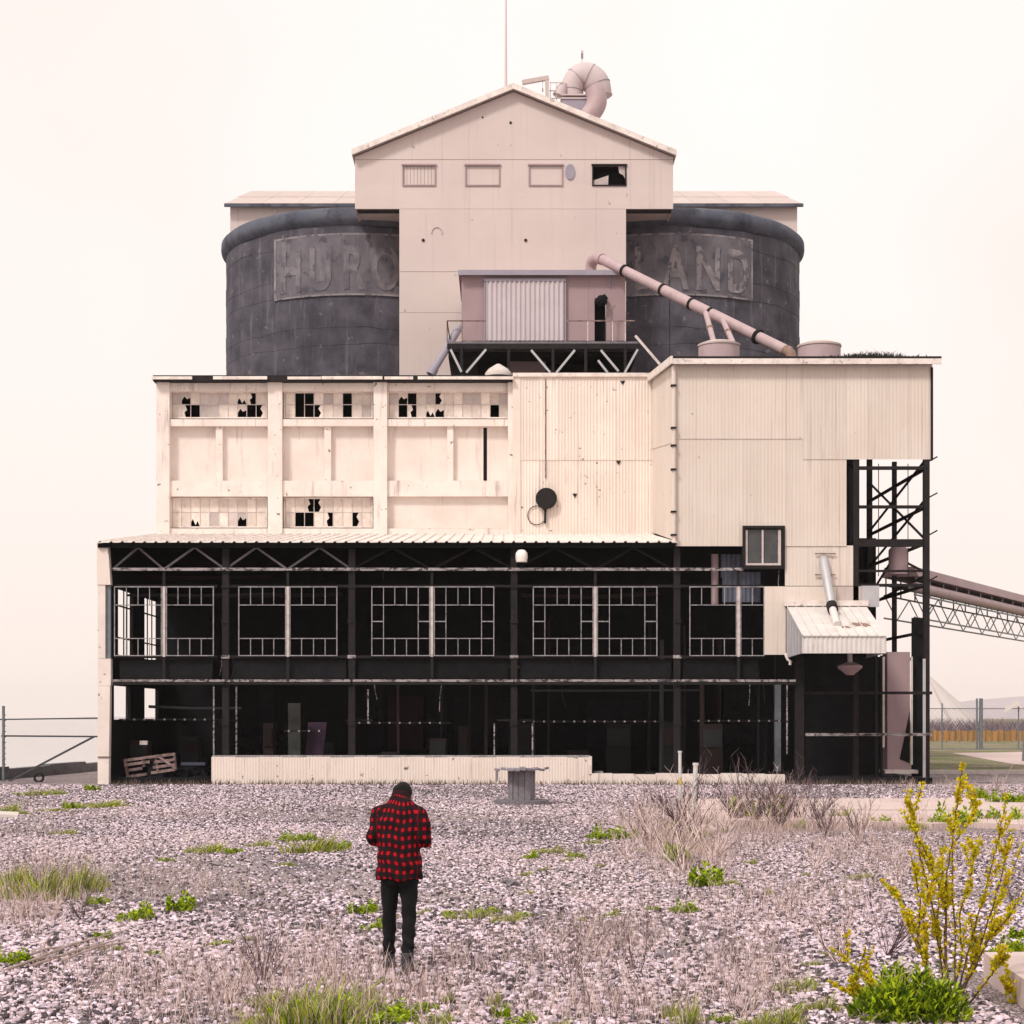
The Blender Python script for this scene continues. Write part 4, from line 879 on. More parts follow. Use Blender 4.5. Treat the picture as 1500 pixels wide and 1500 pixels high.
    # plinth: corrugated apron and concrete strip
    xs = np.linspace(X(311,d), X(865,d), 17)
    for i in range(16):
        build(MB().corr((xs[i]-.01,d-.12),(xs[i+1]+.01,d-.12),(-.02,Z(1108.5+.8*(i%2),d)),(-.02,Z(1108.5+.6*((i*3)%2),d)),.1,.006), 'apron_sheet', M_CORR, s)
    build(MB().pbox(311,865,1106.5,1109,d-.1,.3), 'apron_cap', M_LSTEEL, s)
    build(MB().pbox(862,867,1108,1134,d-.16,.05), 'apron_end', M_TRIM, s)
    for i in range(9):
        a, b = 865.5+i*32, 865.5+(i+1)*32; build(MB().pbox(a+.2,min(b,1150)-.2,1133+(i%3)*.8,1149,d-.14,.4), 'plinth_block', M_CREAM, s)
    return s
lean_to()
# pale board and mauve sheet leaning inside
o = build(MB().box(X(422,61.5),X(440,61.5),61.5,61.58,.22,Z(1030,61.5)), 'leaning_board', mat('chalky_board',(.065,.068,.065),.9,col2=(.015,.015,.015),vscale=2)); tag(o, 'chalky pale board standing upright behind the low apron', 'board')
o = build(MB().hexa([(X(445,62),62,.22),(X(470,62),61.9,.22),(X(470,62),62.0,.22),(X(445,62),62.1,.22),(X(450,62),62.25,Z(1058,62)),(X(478,62),62.15,Z(1058,62)),(X(478,62),62.22,Z(1058,62)),(X(450,62),62.32,Z(1058,62))]), 'leaning_sheet', mat('mauve_sheet',(.055,.025,.055),.8,col2=(.012,.008,.012),vscale=2)); tag(o, 'mauve sheet leaning beside the chalky board in the lean-to', 'sheet')
o = build(MB().pbox(442,451,983,990,DF+.6,.05), 'notice_plate', M_LSTEEL); tag(o, 'small pale notice plate fixed high inside the lean-to', 'plate')
# broken timber frame lying in the open bay
s = thing('broken_pallet', 'broken pinkish timber pallet tilted on rubble in the open left bay', 'pallet', P(218,1130,60.8))
dd = 60.7
def pq(u, v, o=0.): # point on the tilted pallet, u along, v down
    a = P(181,1113,dd).lerp(P(256,1103,dd),u); b = P(185,1139,dd).lerp(P(258,1128,dd),u); return a.lerp(b,v)+Vector((0,o-.25*(1-v)*0,0))
for u, v0, v1 in ((.02,0,1),(.36,-.03,.55),(.62,0,.97),(.98,.0,1)): build(MB().bar(pq(u,v0,.06),pq(u+.01,v1,.06),.09,.09), 'bearer', M_WOODP, s)
for v, u0, u1 in ((.04,0,1),(.30,0,.5),(.36,.58,1),(.62,.02,.34),(.66,.55,1),(.97,0,.42),(.95,.5,.98)): build(MB().bar(pq(u0,v,-.02),pq(u1,v+random.uniform(-.03,.03),-.02),.03,.10), 'slat', M_WOODP, s)
build(MB().bar(pq(.66,.0,-.06),pq(1.0,.9,-.06),.03,.09), 'loose_slat', M_WOODP, s)
s = thing('rubble_heap', 'dark heap of burnt rubble under the broken pallet', 'rubble', (X(215,61.5),61.5,.2))
for i in range(26):
    x = X(random.uniform(168,300),61.8); y = random.uniform(61,63.2); z0 = .2; h = random.uniform(.15,.75)*(1-abs(x-X(215,61.8))/3.2)
    r = random.uniform(.15,.4); m = MB().hexa([(x+random.uniform(-1,1)*.1+sx*r,y+random.uniform(-1,1)*.1+sy*r,z0+max(.08,h)*k) for k in (0,1) for sx,sy in ((-1,-1),(1,-1),(1,1),(-1,1))])
    build(m, 'rubble_piece', M_SOOTSHADE2, s)
o = build(MB().box(X(205,61),X(216,61),60.95,61.1,Z(1091,61),Z(1085,61)), 'paper_scrap', M_MULL); tag(o, 'pale crumpled carton on top of the rubble heap', 'carton')
o = build(MB().pbox(265,300,1117,1121,61.5,.3), 'blue_plank', mat('bluish_plank',(.07,.075,.11),.8)); tag(o, 'bluish plank lying beside the broken pallet', 'plank')

# ------------------------------------------------------------------ conveyor bridge to the right
def conveyor():
    A = P(1369,880,72); Bv = P(1500,900,86); t = Vector((Bv.x-A.x, Bv.y-A.y, 0)).normalized(); a0 = Vector((A.x,A.y,0)) - t*5.0
    nrm = Vector((t.y,-t.x,0)); s = thing('conveyor_bridge', 'mauve roofed conveyor on a lattice truss leaving the block end', 'conveyor', (A.x,A.y,0))
    zt, zb = 8.25, 6.25; L = 44
    at = lambda u, w, z: a0 + t*u + nrm*w + Vector((0,0,z))
    for i in range(12):
        u0, u1 = i*L/12+.01, (i+1)*L/12-.01
        m = MB().hexa([at(u0,-.75,zt-.38),at(u1,-.75,zt-.38),at(u1,.75,zt-.38),at(u0,.75,zt-.38),at(u0,-.6,zt),at(u1,-.6,zt),at(u1,.6,zt),at(u0,.6,zt)]); build(m, 'cover_panel', M_PINK, s)
    autosmooth(build(MB().tube([at(0,.55,zt-.78),at(L,.55,zt-.78)], .20, 14), 'pipe', M_PIPE, s), 50)
    build(MB().bar(at(0,0,zt-.72),at(L,0,zt-.72),.9,.1), 'belt', M_STEEL, s)
    for w in (-.6,.6):
        build(MB().bar(at(0,w,zb),at(L,w,zb),.06), 'bottom_chord', M_FENCE, s); build(MB().bar(at(0,w,zt-1.1),at(L,w,zt-1.1),.06), 'top_chord', M_FENCE, s)
        m = MB(); n = 26
        for i in range(n):
            u0, u1 = i*L/n, (i+1)*L/n; m.bar(at(u0,w,zb if i%2 else zt-1.1),at(u1,w,zt-1.1 if i%2 else zb),.035)
        build(m, 'truss_web', M_FENCE, s)
        for i in range(22): build(MB().bar(at(i*2+.2,w,zt-1.1),at(i*2+.2,w,zt-.35),.05), 'stanchion', M_FENCE, s)
    for u in (26,38):
        for w in (-.7,.7): build(MB().bar(at(u,w*1.6,0),at(u,w,zb),.18), 'trestle_leg', M_FENCE, s)
        build(MB().bar(at(u,-1,zb*.5),at(u,1,zb*.5),.12), 'trestle_tie', M_FENCE, s)
conveyor()

# ------------------------------------------------------------------ right background: fence, barrier, stockpile, brush
dF = 123.0; s = thing('chain_link_fence', 'grey chain link fence beyond the lawn on the far side of the path', 'fence', (X(1440,dF),dF,0))
for px, r in ((1300,.05),(1380,.05),(1431,.07),(1437,.14),(1492,.05),(1550,.05)):
    build(MB().tube([(X(px,dF),dF,0),(X(px,dF),dF,Z(1030 if r < .06 else 1023,dF))], r, 8), 'post', M_FENCE, s)
for y in (1038,1097): build(MB().bar(P(1290,y,dF),P(1560,y,dF),.06), 'rail', M_FENCE, s)
m = MB()
for i in range(70):
    x = X(1290,dF)+i*.19; z0, z1 = Z(1097,dF), Z(1038,dF); m.bar((x,dF,z0),(x+(z1-z0)*.6,dF,z1),.008); m.bar((x+(z1-z0)*.6,dF+.01,z0),(x,dF+.01,z1),.008)
build(m, 'wire_mesh', M_FENCE, s)
dO = 160.0; s = thing('safety_barrier', 'sagging orange mesh safety barrier behind the chain link fence', 'barrier', (X(1440,dO),dO,0))
xs = np.linspace(X(1310,dO), X(1580,dO), 15)
for i in range(14):
    m = MB(); n = 8; vs = []
    for q in range(n+1):
        x = xs[i]+(xs[i+1]-xs[i])*q/n; yy = dO+.12*math.sin(q*1.7+i)
        vs += [(x,yy,.1),(x,yy+.05*math.sin(q*2.3),1.12-.12*math.sin(math.pi*q/n)+.04*random.random())]
    m.add(vs, [(2*q,2*q+2,2*q+3,2*q+1) for q in range(n)]); build(m, 'mesh_panel', M_ORANGE, s)
    build(MB().box(xs[i]-.04,xs[i]+.04,dO+.15,dO+.23,0,1.3), 'stake', M_WOODG, s)
dP = 320.0
m = MB(); c = P(1355,1040,dP); n = 40; vs = [(c.x,dP,Z(984,dP))]; 
for q in range(n):
    a = 2*math.pi*q/n; rr = 11.5*(1+.04*math.sin(q*1.9)+.03*math.sin(q*3.7)); vs.append((c.x+rr*math.cos(a),dP+rr*math.sin(a),.0))
m.add(vs, [(0,1+q,1+(q+1)%n) for q in range(n)]); o = build(m, 'stockpile', M_PALE); tag(o, 'big pale conical stockpile far beyond the fence', 'stockpile')
m = MB(); q = lambda x,y: (X(x,dF-.3),Z(y,dF))
m.prism([q(1470,1045),q(1474,1034),q(1482,1033),q(1487,1027),q(1493,1028),q(1497,1040),q(1494,1036),q(1489,1033),q(1484,1037),q(1478,1040)], dF-.32, dF-.28); o = build(m, 'torn_tarp', M_WHITE); tag(o, 'torn white plastic sheet snagged on the chain link fence', 'plastic sheet')

# ------------------------------------------------------------------ left gate
dG = 62.5; s = thing('pipe_gate', 'thin dark steel pipe gate with diagonal brace beside the lean-to corner', 'gate', (X(70,dG),dG,0))
build(MB().tube([(X(5,dG),dG,0),(X(5,dG),dG,Z(1034,dG))],.055,8), 'post', M_FENCE, s)
build(MB().tube([(X(-4,dG),dG,0),(X(-4,dG),dG,Z(1034,dG))],.055,8), 'post', M_FENCE, s)
build(MB().bar(P(-10,1054,dG),P(143,1052,dG),.05), 'rail', M_FENCED, s); build(MB().bar(P(2,1078,dG),P(146,1079,dG),.06), 'rail', M_FENCED, s)
build(MB().bar(P(138,1079,dG),P(12,1145,dG),.07), 'brace', M_FENCED, s)
for q in range(12): build(MB().box(X(5,dG)+.04,X(5,dG)+.09,dG-.03,dG+.03,.2+q*.2,.23+q*.2), 'tie', M_FENCED, s)
c = P(58,1147,62); m = MB().tube([(c.x+.16*math.cos(a),61.9,.16+.16*math.sin(a)) for a in np.linspace(0,2*math.pi,14)],.045,6,False); o = build(m, 'small_wheel', M_BLACKR); tag(o, 'small black rubber gate wheel lying at the foot of the brace', 'wheel')

# ------------------------------------------------------------------ cable spool
def spool():
    d = 46.2; c = P(764,1178,d); cx, cy = c.x, d; s = thing('cable_spool', 'weathered grey wooden cable spool standing on end on the gravel', 'cable spool', (cx,cy,0))
    r = .74
    bf = build(MB().lathe((cx,cy,0),[(r,.0),(r,.115)],30), 'bottom_flange', M_WOODG, s)
    n = 14
    for i in range(n):
        a = 2*math.pi*i/n; b = 2*math.pi*(i+.93)/n; ro, ri = .36+.012*(i%3), .31
        p = [(cx+rr*math.cos(t),cy+rr*math.sin(t)) for rr,t in ((ri,a),(ro,a),(ro,b),(ri,b))]
        build(MB().prism(p,.118,.90,'z'), 'stave', M_WOODG, s)
    x = -r; i = 0
    while x < r-.02:
        w = .17; x1 = min(x+w, r); xm = max(abs(x),abs(x1)); h = lambda q: math.sqrt(max(.02,r*r-q*q)); k = random.uniform(.75,1.04) if i in (1,5,7) else 1
        tl = random.uniform(-.03,.03); zz = .905+random.uniform(0,.03)
        build(MB().hexa([(cx+x+.006,cy-h(x)*k,zz),(cx+x1-.006,cy-h(x1)*k,zz+tl),(cx+x1-.006,cy+h(x1)*k,zz+tl),(cx+x+.006,cy+h(x)*k,zz),(cx+x+.006,cy-h(x)*k,zz+.05),(cx+x1-.006,cy-h(x1)*k,zz+.05+tl),(cx+x1-.006,cy+h(x1)*k,zz+.05+tl),(cx+x+.006,cy+h(x)*k,zz+.05)]), 'top_plank', M_WOODG, s)
        x = x1; i += 1
    build(MB().box(cx-.70,cx-.63,cy-.25,cy-.2,.62,.90), 'hanging_splinter', M_WOODG, s)
spool()

# ------------------------------------------------------------------ concrete slabs and marker posts
def slab(name, pts, z0, z1, label):
    m = MB(); n = len(pts); m.add([(x,y,z0) for x,y in pts]+[(x-(.02 if i in (0,) else 0),y,z1) for i,(x,y) in enumerate(pts)],
        [tuple(range(2*n-1,n-1,-1))[::-1], tuple(range(n-1,-1,-1))]+[(i,(i+1)%n,(i+1)%n+n,i+n) for i in range(n)])
    o = build(m, name, M_SLAB); return tag(o, label, 'slab', 'old concrete slabs in the lot')
slab('concrete_slab', [(4.55,41.2),(13.5,41.0),(24,41.3),(24,47.0),(4.85,46.6)], -.05, .13, 'long pinkish concrete slab with weedy joint, the strip close to the plant')
slab('concrete_slab', [(4.6,37.4),(5.6,36.9),(6.3,37.3),(7.4,36.3),(8.1,36.6),(9,35.9),(9.7,36.4),(11,35.6),(12.2,36.0),(14,35.5),(16,35.9),(24,35.5),(24,41.2),(13.5,40.9),(4.58,41.1)], -.05, .115, 'long pinkish concrete slab with a ragged overgrown edge below the plant-side strip')
slab('concrete_slab', [(4.0,11.0),(8,10.5),(8.4,15.6),(4.32,15.4)], -.05, .24, 'pinkish broken concrete slab beside the yellow flowering shrub')
for px, y0, y1, dd, yel, lab in ((996,1101,1171,48.8,1,'white plastic marker pipe with yellow tape at its foot'),(1018,1119,1226,33.6,0,'white plastic marker pipe with a cap, leaning beside brush')):
    s = thing('marker_post', lab, 'post', (X(px,dd),dd,0), 'marker pipes by the slab')
    lean = .0 if yel else .05
    autosmooth(build(MB().tube([(X(px,dd)-lean,dd,-.02),(X(px,dd)+lean*.3,dd,Z(y0,dd))],.045,10), 'pipe', M_PVC, s), 40)
    autosmooth(build(MB().tube([(X(px,dd)+lean*.3,dd,Z(y0,dd)-.03),(X(px,dd)+lean*.3,dd,Z(y0,dd)+.02)],.06,10), 'cap', M_PVC, s), 40)
    if yel: build(MB().tube([(X(px,dd),dd,.42),(X(px,dd),dd,.62)],.052,10), 'tape', M_YEL, s)

# ------------------------------------------------------------------ person
def remeshed(mb, voxel, smooth_it=6):
    me = mesh_of(mb, 'tmp', None); o = bpy.data.objects.new('tmp', me); COL.objects.link(o)
    r = o.modifiers.new('r','REMESH'); r.mode = 'VOXEL'; r.voxel_size = voxel
    sm = o.modifiers.new('s','SMOOTH'); sm.factor = .5; sm.iterations = smooth_it
    bpy.context.view_layer.update()
    out = bpy.data.meshes.new_from_object(o.evaluated_get(bpy.context.evaluated_depsgraph_get()))
    bpy.data.objects.remove(o); bpy.data.meshes.remove(me)
    out.polygons.foreach_set('use_smooth', [True]*len(out.polygons)); return out
def ell(mb, c, r, n=16):
    prof = [(math.sin(math.pi*i/n), -math.cos(math.pi*i/n)) for i in range(n+1)]
    vs = []; k = 20
    for rr, zz in prof[1:-1]:
        for q in range(k): a = 2*math.pi*q/k; vs.append((c[0]+r[0]*rr*math.cos(a), c[1]+r[1]*rr*math.sin(a), c[2]+r[2]*zz))
    vs += [(c[0],c[1],c[2]-r[2]),(c[0],c[1],c[2]+r[2])]; m_ = n-1; fs = []
    for i in range(m_-1):
        for q in range(k): fs.append((i*k+q,i*k+(q+1)%k,(i+1)*k+(q+1)%k,(i+1)*k+q))
    for q in range(k): fs.append((m_*k,(q+1)%k,q)); fs.append((m_*k+1,(m_-1)*k+q,(m_-1)*k+(q+1)%k))
    return mb.add(vs, fs)
def person():
    d = 15.75; base = Vector((X(585,d), d, 0)); s = thing('person', 'person in red and black checked shirt and black trousers, head bowed, back turned', 'person', base)
    M_SKIN = mat('skin', (.46,.27,.20), .6); M_TROU = mat('black_trousers', (.005,.005,.006), .9, col2=(.009,.009,.011), vscale=14, bump=.3, bscale=25)
    M_BOOT = mat('dark_scuffed_boots', (.022,.021,.025), .6, col2=(.10,.095,.11), vscale=25, vamt=.8); M_HAIR = mat('dark_hair', (.012,.010,.009), .6); M_CAP = mat('black_knit_cap', (.010,.010,.011), .95, bump=.5, bscale=120)
    def put(me, name, mt, parent=s):
        me.name = name; me.materials.clear(); me.materials.append(mt); o = bpy.data.objects.new(name, me); COL.objects.link(o); o.parent = parent; ORG[o.name] = base; return o
    # body, one surface: head, neck, trunk, arms with hands, legs
    b = MB()
    b.tube([(0,0,.86),(0,0,.95),(0,.0,1.05),(0,.0,1.22),(0,.01,1.38),(0,.015,1.46),(0,.025,1.52)], [.15,.165,.15,.16,.18,.16,.07], 24, True, [.10,.11,.10,.105,.105,.085,.06], (1,0,0))
    b.tube([(0,.02,1.48),(0,.06,1.55),(0,.11,1.60)], [.06,.055,.055], 14)
    ell(b, (0,.15,1.60), (.075,.098,.102)); ell(b, (0,.215,1.545), (.05,.05,.06)); ell(b, (0,.258,1.555), (.014,.022,.03))
    for sg in (-1,1):
        ell(b, (sg*.078,.145,1.585), (.012,.025,.033)); ell(b, (sg*.03,.24,1.585), (.016,.012,.012))
        sh, elb, wr = Vector((sg*.185,.0,1.44)), Vector((sg*.235,.0,1.19)), Vector((sg*.09,.24,1.17))
        b.tube([sh+Vector((-sg*.05,0,.02)),sh,sh.lerp(elb,.5),elb], [.05,.058,.05,.042], 12); b.tube([elb,elb.lerp(wr,.35),wr], [.044,.043,.03], 12)
        # palm and five fingers closing towards each other
        din = Vector((-sg*.55,.6,-.1)).normalized(); b.tube([wr,wr+din*.05,wr+din*.095], [.026,.034,.034], 12, True, [.018,.017,.015], (0,0,1))
        for f in range(4):
            o_ = wr+din*.09+Vector((0,0,.028-.019*f)); L = (.07,.078,.072,.058)[f]; d2 = (din+Vector((-sg*.8,-.1,0))).normalized(); d3 = (d2+Vector((-sg*.3,-.8,0))).normalized()
            b.tube([o_,o_+din*L*.4,o_+din*L*.4+d2*L*.35,o_+din*L*.4+d2*L*.35+d3*L*.25], [.009,.0088,.008,.0065], 8)
        o_ = wr+din*.035+Vector((-sg*.005,0,.03)); b.tube([o_,o_+Vector((-sg*.02,.02,.028)),o_+Vector((-sg*.045,.035,.036))], [.011,.010,.008], 8)
    hipL, kneeL, ankL = Vector((-.085,0,.90)), Vector((-.112,.09,.50)), Vector((-.135,.17,.09))
    hipR, kneeR, ankR = Vector((.085,0,.90)), Vector((.083,.03,.50)), Vector((.078,-.02,.09))
    for h_, k_, a_ in ((hipL,kneeL,ankL),(hipR,kneeR,ankR)):
        b.tube([h_,h_.lerp(k_,.5),k_,k_.lerp(a_,.35),a_], [.082,.07,.052,.052,.035], 14); b.tube([a_,a_+Vector((0,.0,-.05)),], [.035,.04], 12); b.tube([a_+Vector((0,-.03,-.055)),a_+Vector((0,.08,-.06)),a_+Vector((0,.17,-.07))], [.033,.04,.03], 12)
    put(remeshed(b, .007, 3), 'body', M_SKIN)
    # trousers
    t = MB(); t.tube([(0,0,.80),(0,0,.88),(0,0,1.02)], [.158,.168,.16], 24, True, [.11,.12,.11], (1,0,0))
    for h_, k_, a_ in ((hipL,kneeL,ankL),(hipR,kneeR,ankR)):
        t.tube([h_+Vector((0,0,.02)),h_.lerp(k_,.35),h_.lerp(k_,.7),k_,k_.lerp(a_,.4),k_.lerp(a_,.75),a_+Vector((0,0,.035))], [.092,.085,.071,.064,.060,.055,.056], 18)
    me = remeshed(t, .011, 4); co = np.empty(len(me.vertices)*3); me.vertices.foreach_get('co', co); co = co.reshape(-1,3)
    wr = .006*np.sin(co[:,2]*60+co[:,0]*40)*np.clip((.55-co[:,2])*3,0,1)+.004*np.sin(co[:,2]*37+co[:,1]*50)
    nn = np.empty(len(me.vertices)*3); me.vertices.foreach_get('normal', nn); co += nn.reshape(-1,3)*wr[:,None]; me.vertices.foreach_set('co', co.ravel()); me.update()
    put(me, 'trousers', M_TROU)
    for k, a_ in enumerate((ankL,ankR)):
        m = MB(); m.tube([a_+Vector((0,0,.10)),a_+Vector((0,.0,.03)),a_+Vector((0,.01,-.04))], [.058,.056,.058], 16)
        m.tube([a_+Vector((0,-.06,-.045)),a_+Vector((0,.02,-.04)),a_+Vector((0,.10,-.05)),a_+Vector((0,.20,-.062))], [.045,.055,.052,.036], 14, True, [.04,.044,.038,.026], (1,0,0))
        put(remeshed(m, .008, 4), 'boot', M_BOOT)
        sm = MB(); out_ = [(a_.x+.056*math.cos(q)*(1 if math.sin(q) < .5 else .9), a_.y+.07+.145*math.sin(q)) for q in np.linspace(0,2*math.pi,22)[:-1]]
        sm.prism(out_, 0.0, .025, 'z'); build(MB().add([(v[0]+base.x,v[1]+base.y,v[2]) for v in sm.v], sm.f), 'boot_sole', M_BLACKR, s)
    # shirt with check pattern carried as coordinates
    h = MB(); h.tube([(0,-.005,.845),(0,-.005,.95),(0,0,1.1),(0,0,1.25),(0,.0,1.38),(0,.005,1.46),(0,.015,1.535),(0,.035,1.585)], [.210,.207,.20,.198,.200,.178,.118,.078], 32, True, [.150,.150,.145,.142,.135,.115,.09,.07], (1,0,0))
    arms = []
    for sg in (-1,1):
        sh, elb, wr_ = Vector((sg*.185,.0,1.425)), Vector((sg*.237,-.01,1.19)), Vector((sg*.10,.22,1.165))
        arms.append((sh,elb,wr_)); h.tube([sh+Vector((-sg*.08,0,.03)),sh,sh.lerp(elb,.5),elb+Vector((0,0,.02)),elb+Vector((0,.02,-.015))], [.075,.080,.077,.070,.055], 16); h.tube([elb+Vector((0,-.01,0)),elb.lerp(wr_,.5),wr_], [.065,.06,.047], 16)
    me = remeshed(h, .010, 5); n = len(me.vertices); co = np.empty(n*3); me.vertices.foreach_get('co', co); co = co.reshape(-1,3)
    nn = np.empty(n*3); me.vertices.foreach_get('normal', nn); nn = nn.reshape(-1,3)
    fold = .011*np.sin(co[:,0]*30+co[:,2]*9+1.5*np.sin(co[:,2]*7))*np.clip((1.25-co[:,2])*3,0,1)+.006*np.sin(co[:,2]*23+co[:,0]*-19)*np.clip((co[:,2]-1.15)*5,0,1)+.004*np.sin(co[:,2]*41+co[:,0]*17+co[:,1]*21)+.005*np.sin(co[:,2]*26-co[:,0]*30)*(abs(co[:,0])>.18)
    co += nn*fold[:,None]; me.vertices.foreach_set('co', co.ravel()); me.update()
    uv = np.zeros((n,3)); uv[:,0] = np.arctan2(co[:,0], -co[:,1]*1.3)*.19 + .022*np.sin(co[:,2]*6+1)+.006*np.sin(co[:,2]*31); uv[:,1] = co[:,2]+.014*np.sin(co[:,0]*9+.6)+.006*np.sin(co[:,0]*33)
    for k, (sh,elb,wr_) in enumerate(arms):
        sg = -1 if k == 0 else 1; sel = (co[:,0]*sg > .185+.0*(co[:,2])) & (co[:,2] < 1.52) | ((co[:,1] > .14) & (co[:,0]*sg > 0) & (co[:,2] > 1.08) & (co[:,2] < 1.26))
        up = co[:,1] < .06; uv[sel,1] = np.where(up[sel], 1.455-co[sel,2], .265+co[sel,1]) + .02; uv[sel,0] = np.where(up[sel], np.arctan2(co[sel,1], (co[sel,0]-sg*.215)*sg)*.07, co[sel,2])+.035
    at = me.attributes.new('check', 'FLOAT_VECTOR', 'POINT'); at.data.foreach_set('vector', uv.ravel())
    M_CHK = bpy.data.materials.new('red_black_check'); M_CHK.use_nodes = True; N = M_CHK.node_tree.nodes; Lk = M_CHK.node_tree.links
    bs = N['Principled BSDF']; bs.inputs['Roughness'].default_value = .9; bs.inputs['Specular IOR Level'].default_value = .1
    a = N.new('ShaderNodeAttribute'); a.attribute_name = 'check'; sp = N.new('ShaderNodeSeparateXYZ'); Lk.new(a.outputs['Vector'], sp.inputs[0])
    def stripe(sock, pitch):
        mu = N.new('ShaderNodeMath'); mu.operation = 'MULTIPLY'; Lk.new(sock, mu.inputs[0]); mu.inputs[1].default_value = 2*math.pi/pitch
        si = N.new('ShaderNodeMath'); si.operation = 'SINE'; Lk.new(mu.outputs[0], si.inputs[0])
        r = N.new('ShaderNodeMapRange'); Lk.new(si.outputs[0], r.inputs[0]); r.inputs[1].default_value = .10; r.inputs[2].default_value = .50; return r.outputs[0]
    u, v = stripe(sp.outputs[0], .064), stripe(sp.outputs[1], .076)
    mu = N.new('ShaderNodeMath'); mu.operation = 'MULTIPLY'; Lk.new(u, mu.inputs[0]); Lk.new(v, mu.inputs[1])
    mxm = N.new('ShaderNodeMath'); mxm.operation = 'MAXIMUM'; Lk.new(u, mxm.inputs[0]); Lk.new(v, mxm.inputs[1])
    m1 = N.new('ShaderNodeMix'); m1.data_type = 'RGBA'; m1.inputs[6].default_value = (.010,.010,.012,1); m1.inputs[7].default_value = (.040,.006,.009,1); Lk.new(mxm.outputs[0], m1.inputs[0])
    m2 = N.new('ShaderNodeMix'); m2.data_type = 'RGBA'; Lk.new(m1.outputs[2], m2.inputs[6]); m2.inputs[7].default_value = (.42,.007,.014,1); Lk.new(mu.outputs[0], m2.inputs[0])
    Lk.new(m2.outputs[2], bs.inputs['Base Color'])
    so = put(me, 'shirt', M_CHK)
    cm = MB(); cm.tube([(0,.02,1.525),(0,.035,1.565),(0,.045,1.595)], [.086,.078,.074], 20, False, [.078,.073,.069], (1,0,0)); me = remeshed(MB().tube([(0,.02,1.535),(0,.045,1.58),(0,.066,1.615)], [.095,.086,.080], 20, True, [.08,.074,.07], (1,0,0)), .007, 3)
    uvv = np.array([(math.atan2(v.co.x,-v.co.y)*.19, .063+.01*math.sin(v.co.x*30), 0) for v in me.vertices]); at = me.attributes.new('check','FLOAT_VECTOR','POINT'); at.data.foreach_set('vector', uvv.ravel()); put(me, 'collar', M_CHK, so)
    s.rotation_euler = (0,0,R(-9)); s.scale = (1.02,1.02,1.02)
    # hair and cap
    hm = MB(); ell(hm, (0,.13,1.59), (.083,.085,.07)); put(remeshed(hm, .009, 2), 'hair', M_HAIR)
    cp = MB(); ell(cp, (0,.135,1.632), (.089,.108,.080)); cp.v = [(v[0]+.004*math.sin(v[2]*60),v[1]-.02*max(0,(v[2]-1.64)/.08),v[2]+.006*math.sin(v[0]*40+1)) for v in cp.v]; put(remeshed(cp, .008, 2), 'cap', M_CAP)
person()

# ------------------------------------------------------------------ loose stones (too many to count)
def np_mesh(name, verts, faces_flat, loop_tot, mat_, tint=None, smooth=False):
    me = bpy.data.meshes.new(name); nv = len(verts); nf = len(loop_tot)
    me.vertices.add(nv); me.vertices.foreach_set('co', np.ascontiguousarray(verts, dtype=np.float32).ravel())
    me.loops.add(len(faces_flat)); me.loops.foreach_set('vertex_index', np.ascontiguousarray(faces_flat, dtype=np.int32))
    me.polygons.add(nf); st = np.concatenate([[0], np.cumsum(loop_tot)[:-1]]).astype(np.int32)
    me.polygons.foreach_set('loop_start', st); me.polygons.foreach_set('loop_total', np.ascontiguousarray(loop_tot, dtype=np.int32))
    if tint is not None:
        at = me.attributes.new('tint', 'FLOAT_COLOR', 'POINT'); at.data.foreach_set('color', np.ascontiguousarray(np.c_[tint, np.ones(nv)], dtype=np.float32).ravel())
    me.materials.append(mat_); me.update(calc_edges=True); me.validate(); return me
def frustum_points(n, d0, d1, power=1.0, margin=.35):
    """random ground points inside the view, more of them close by"""
    u = rng.random(n); d = (d0**power + u*(d1**power-d0**power))**(1/power)
    w = d*1500/F; x = (rng.random(n)-.5)*(w+2*margin) + (750-VX)*d/F
    return x, d
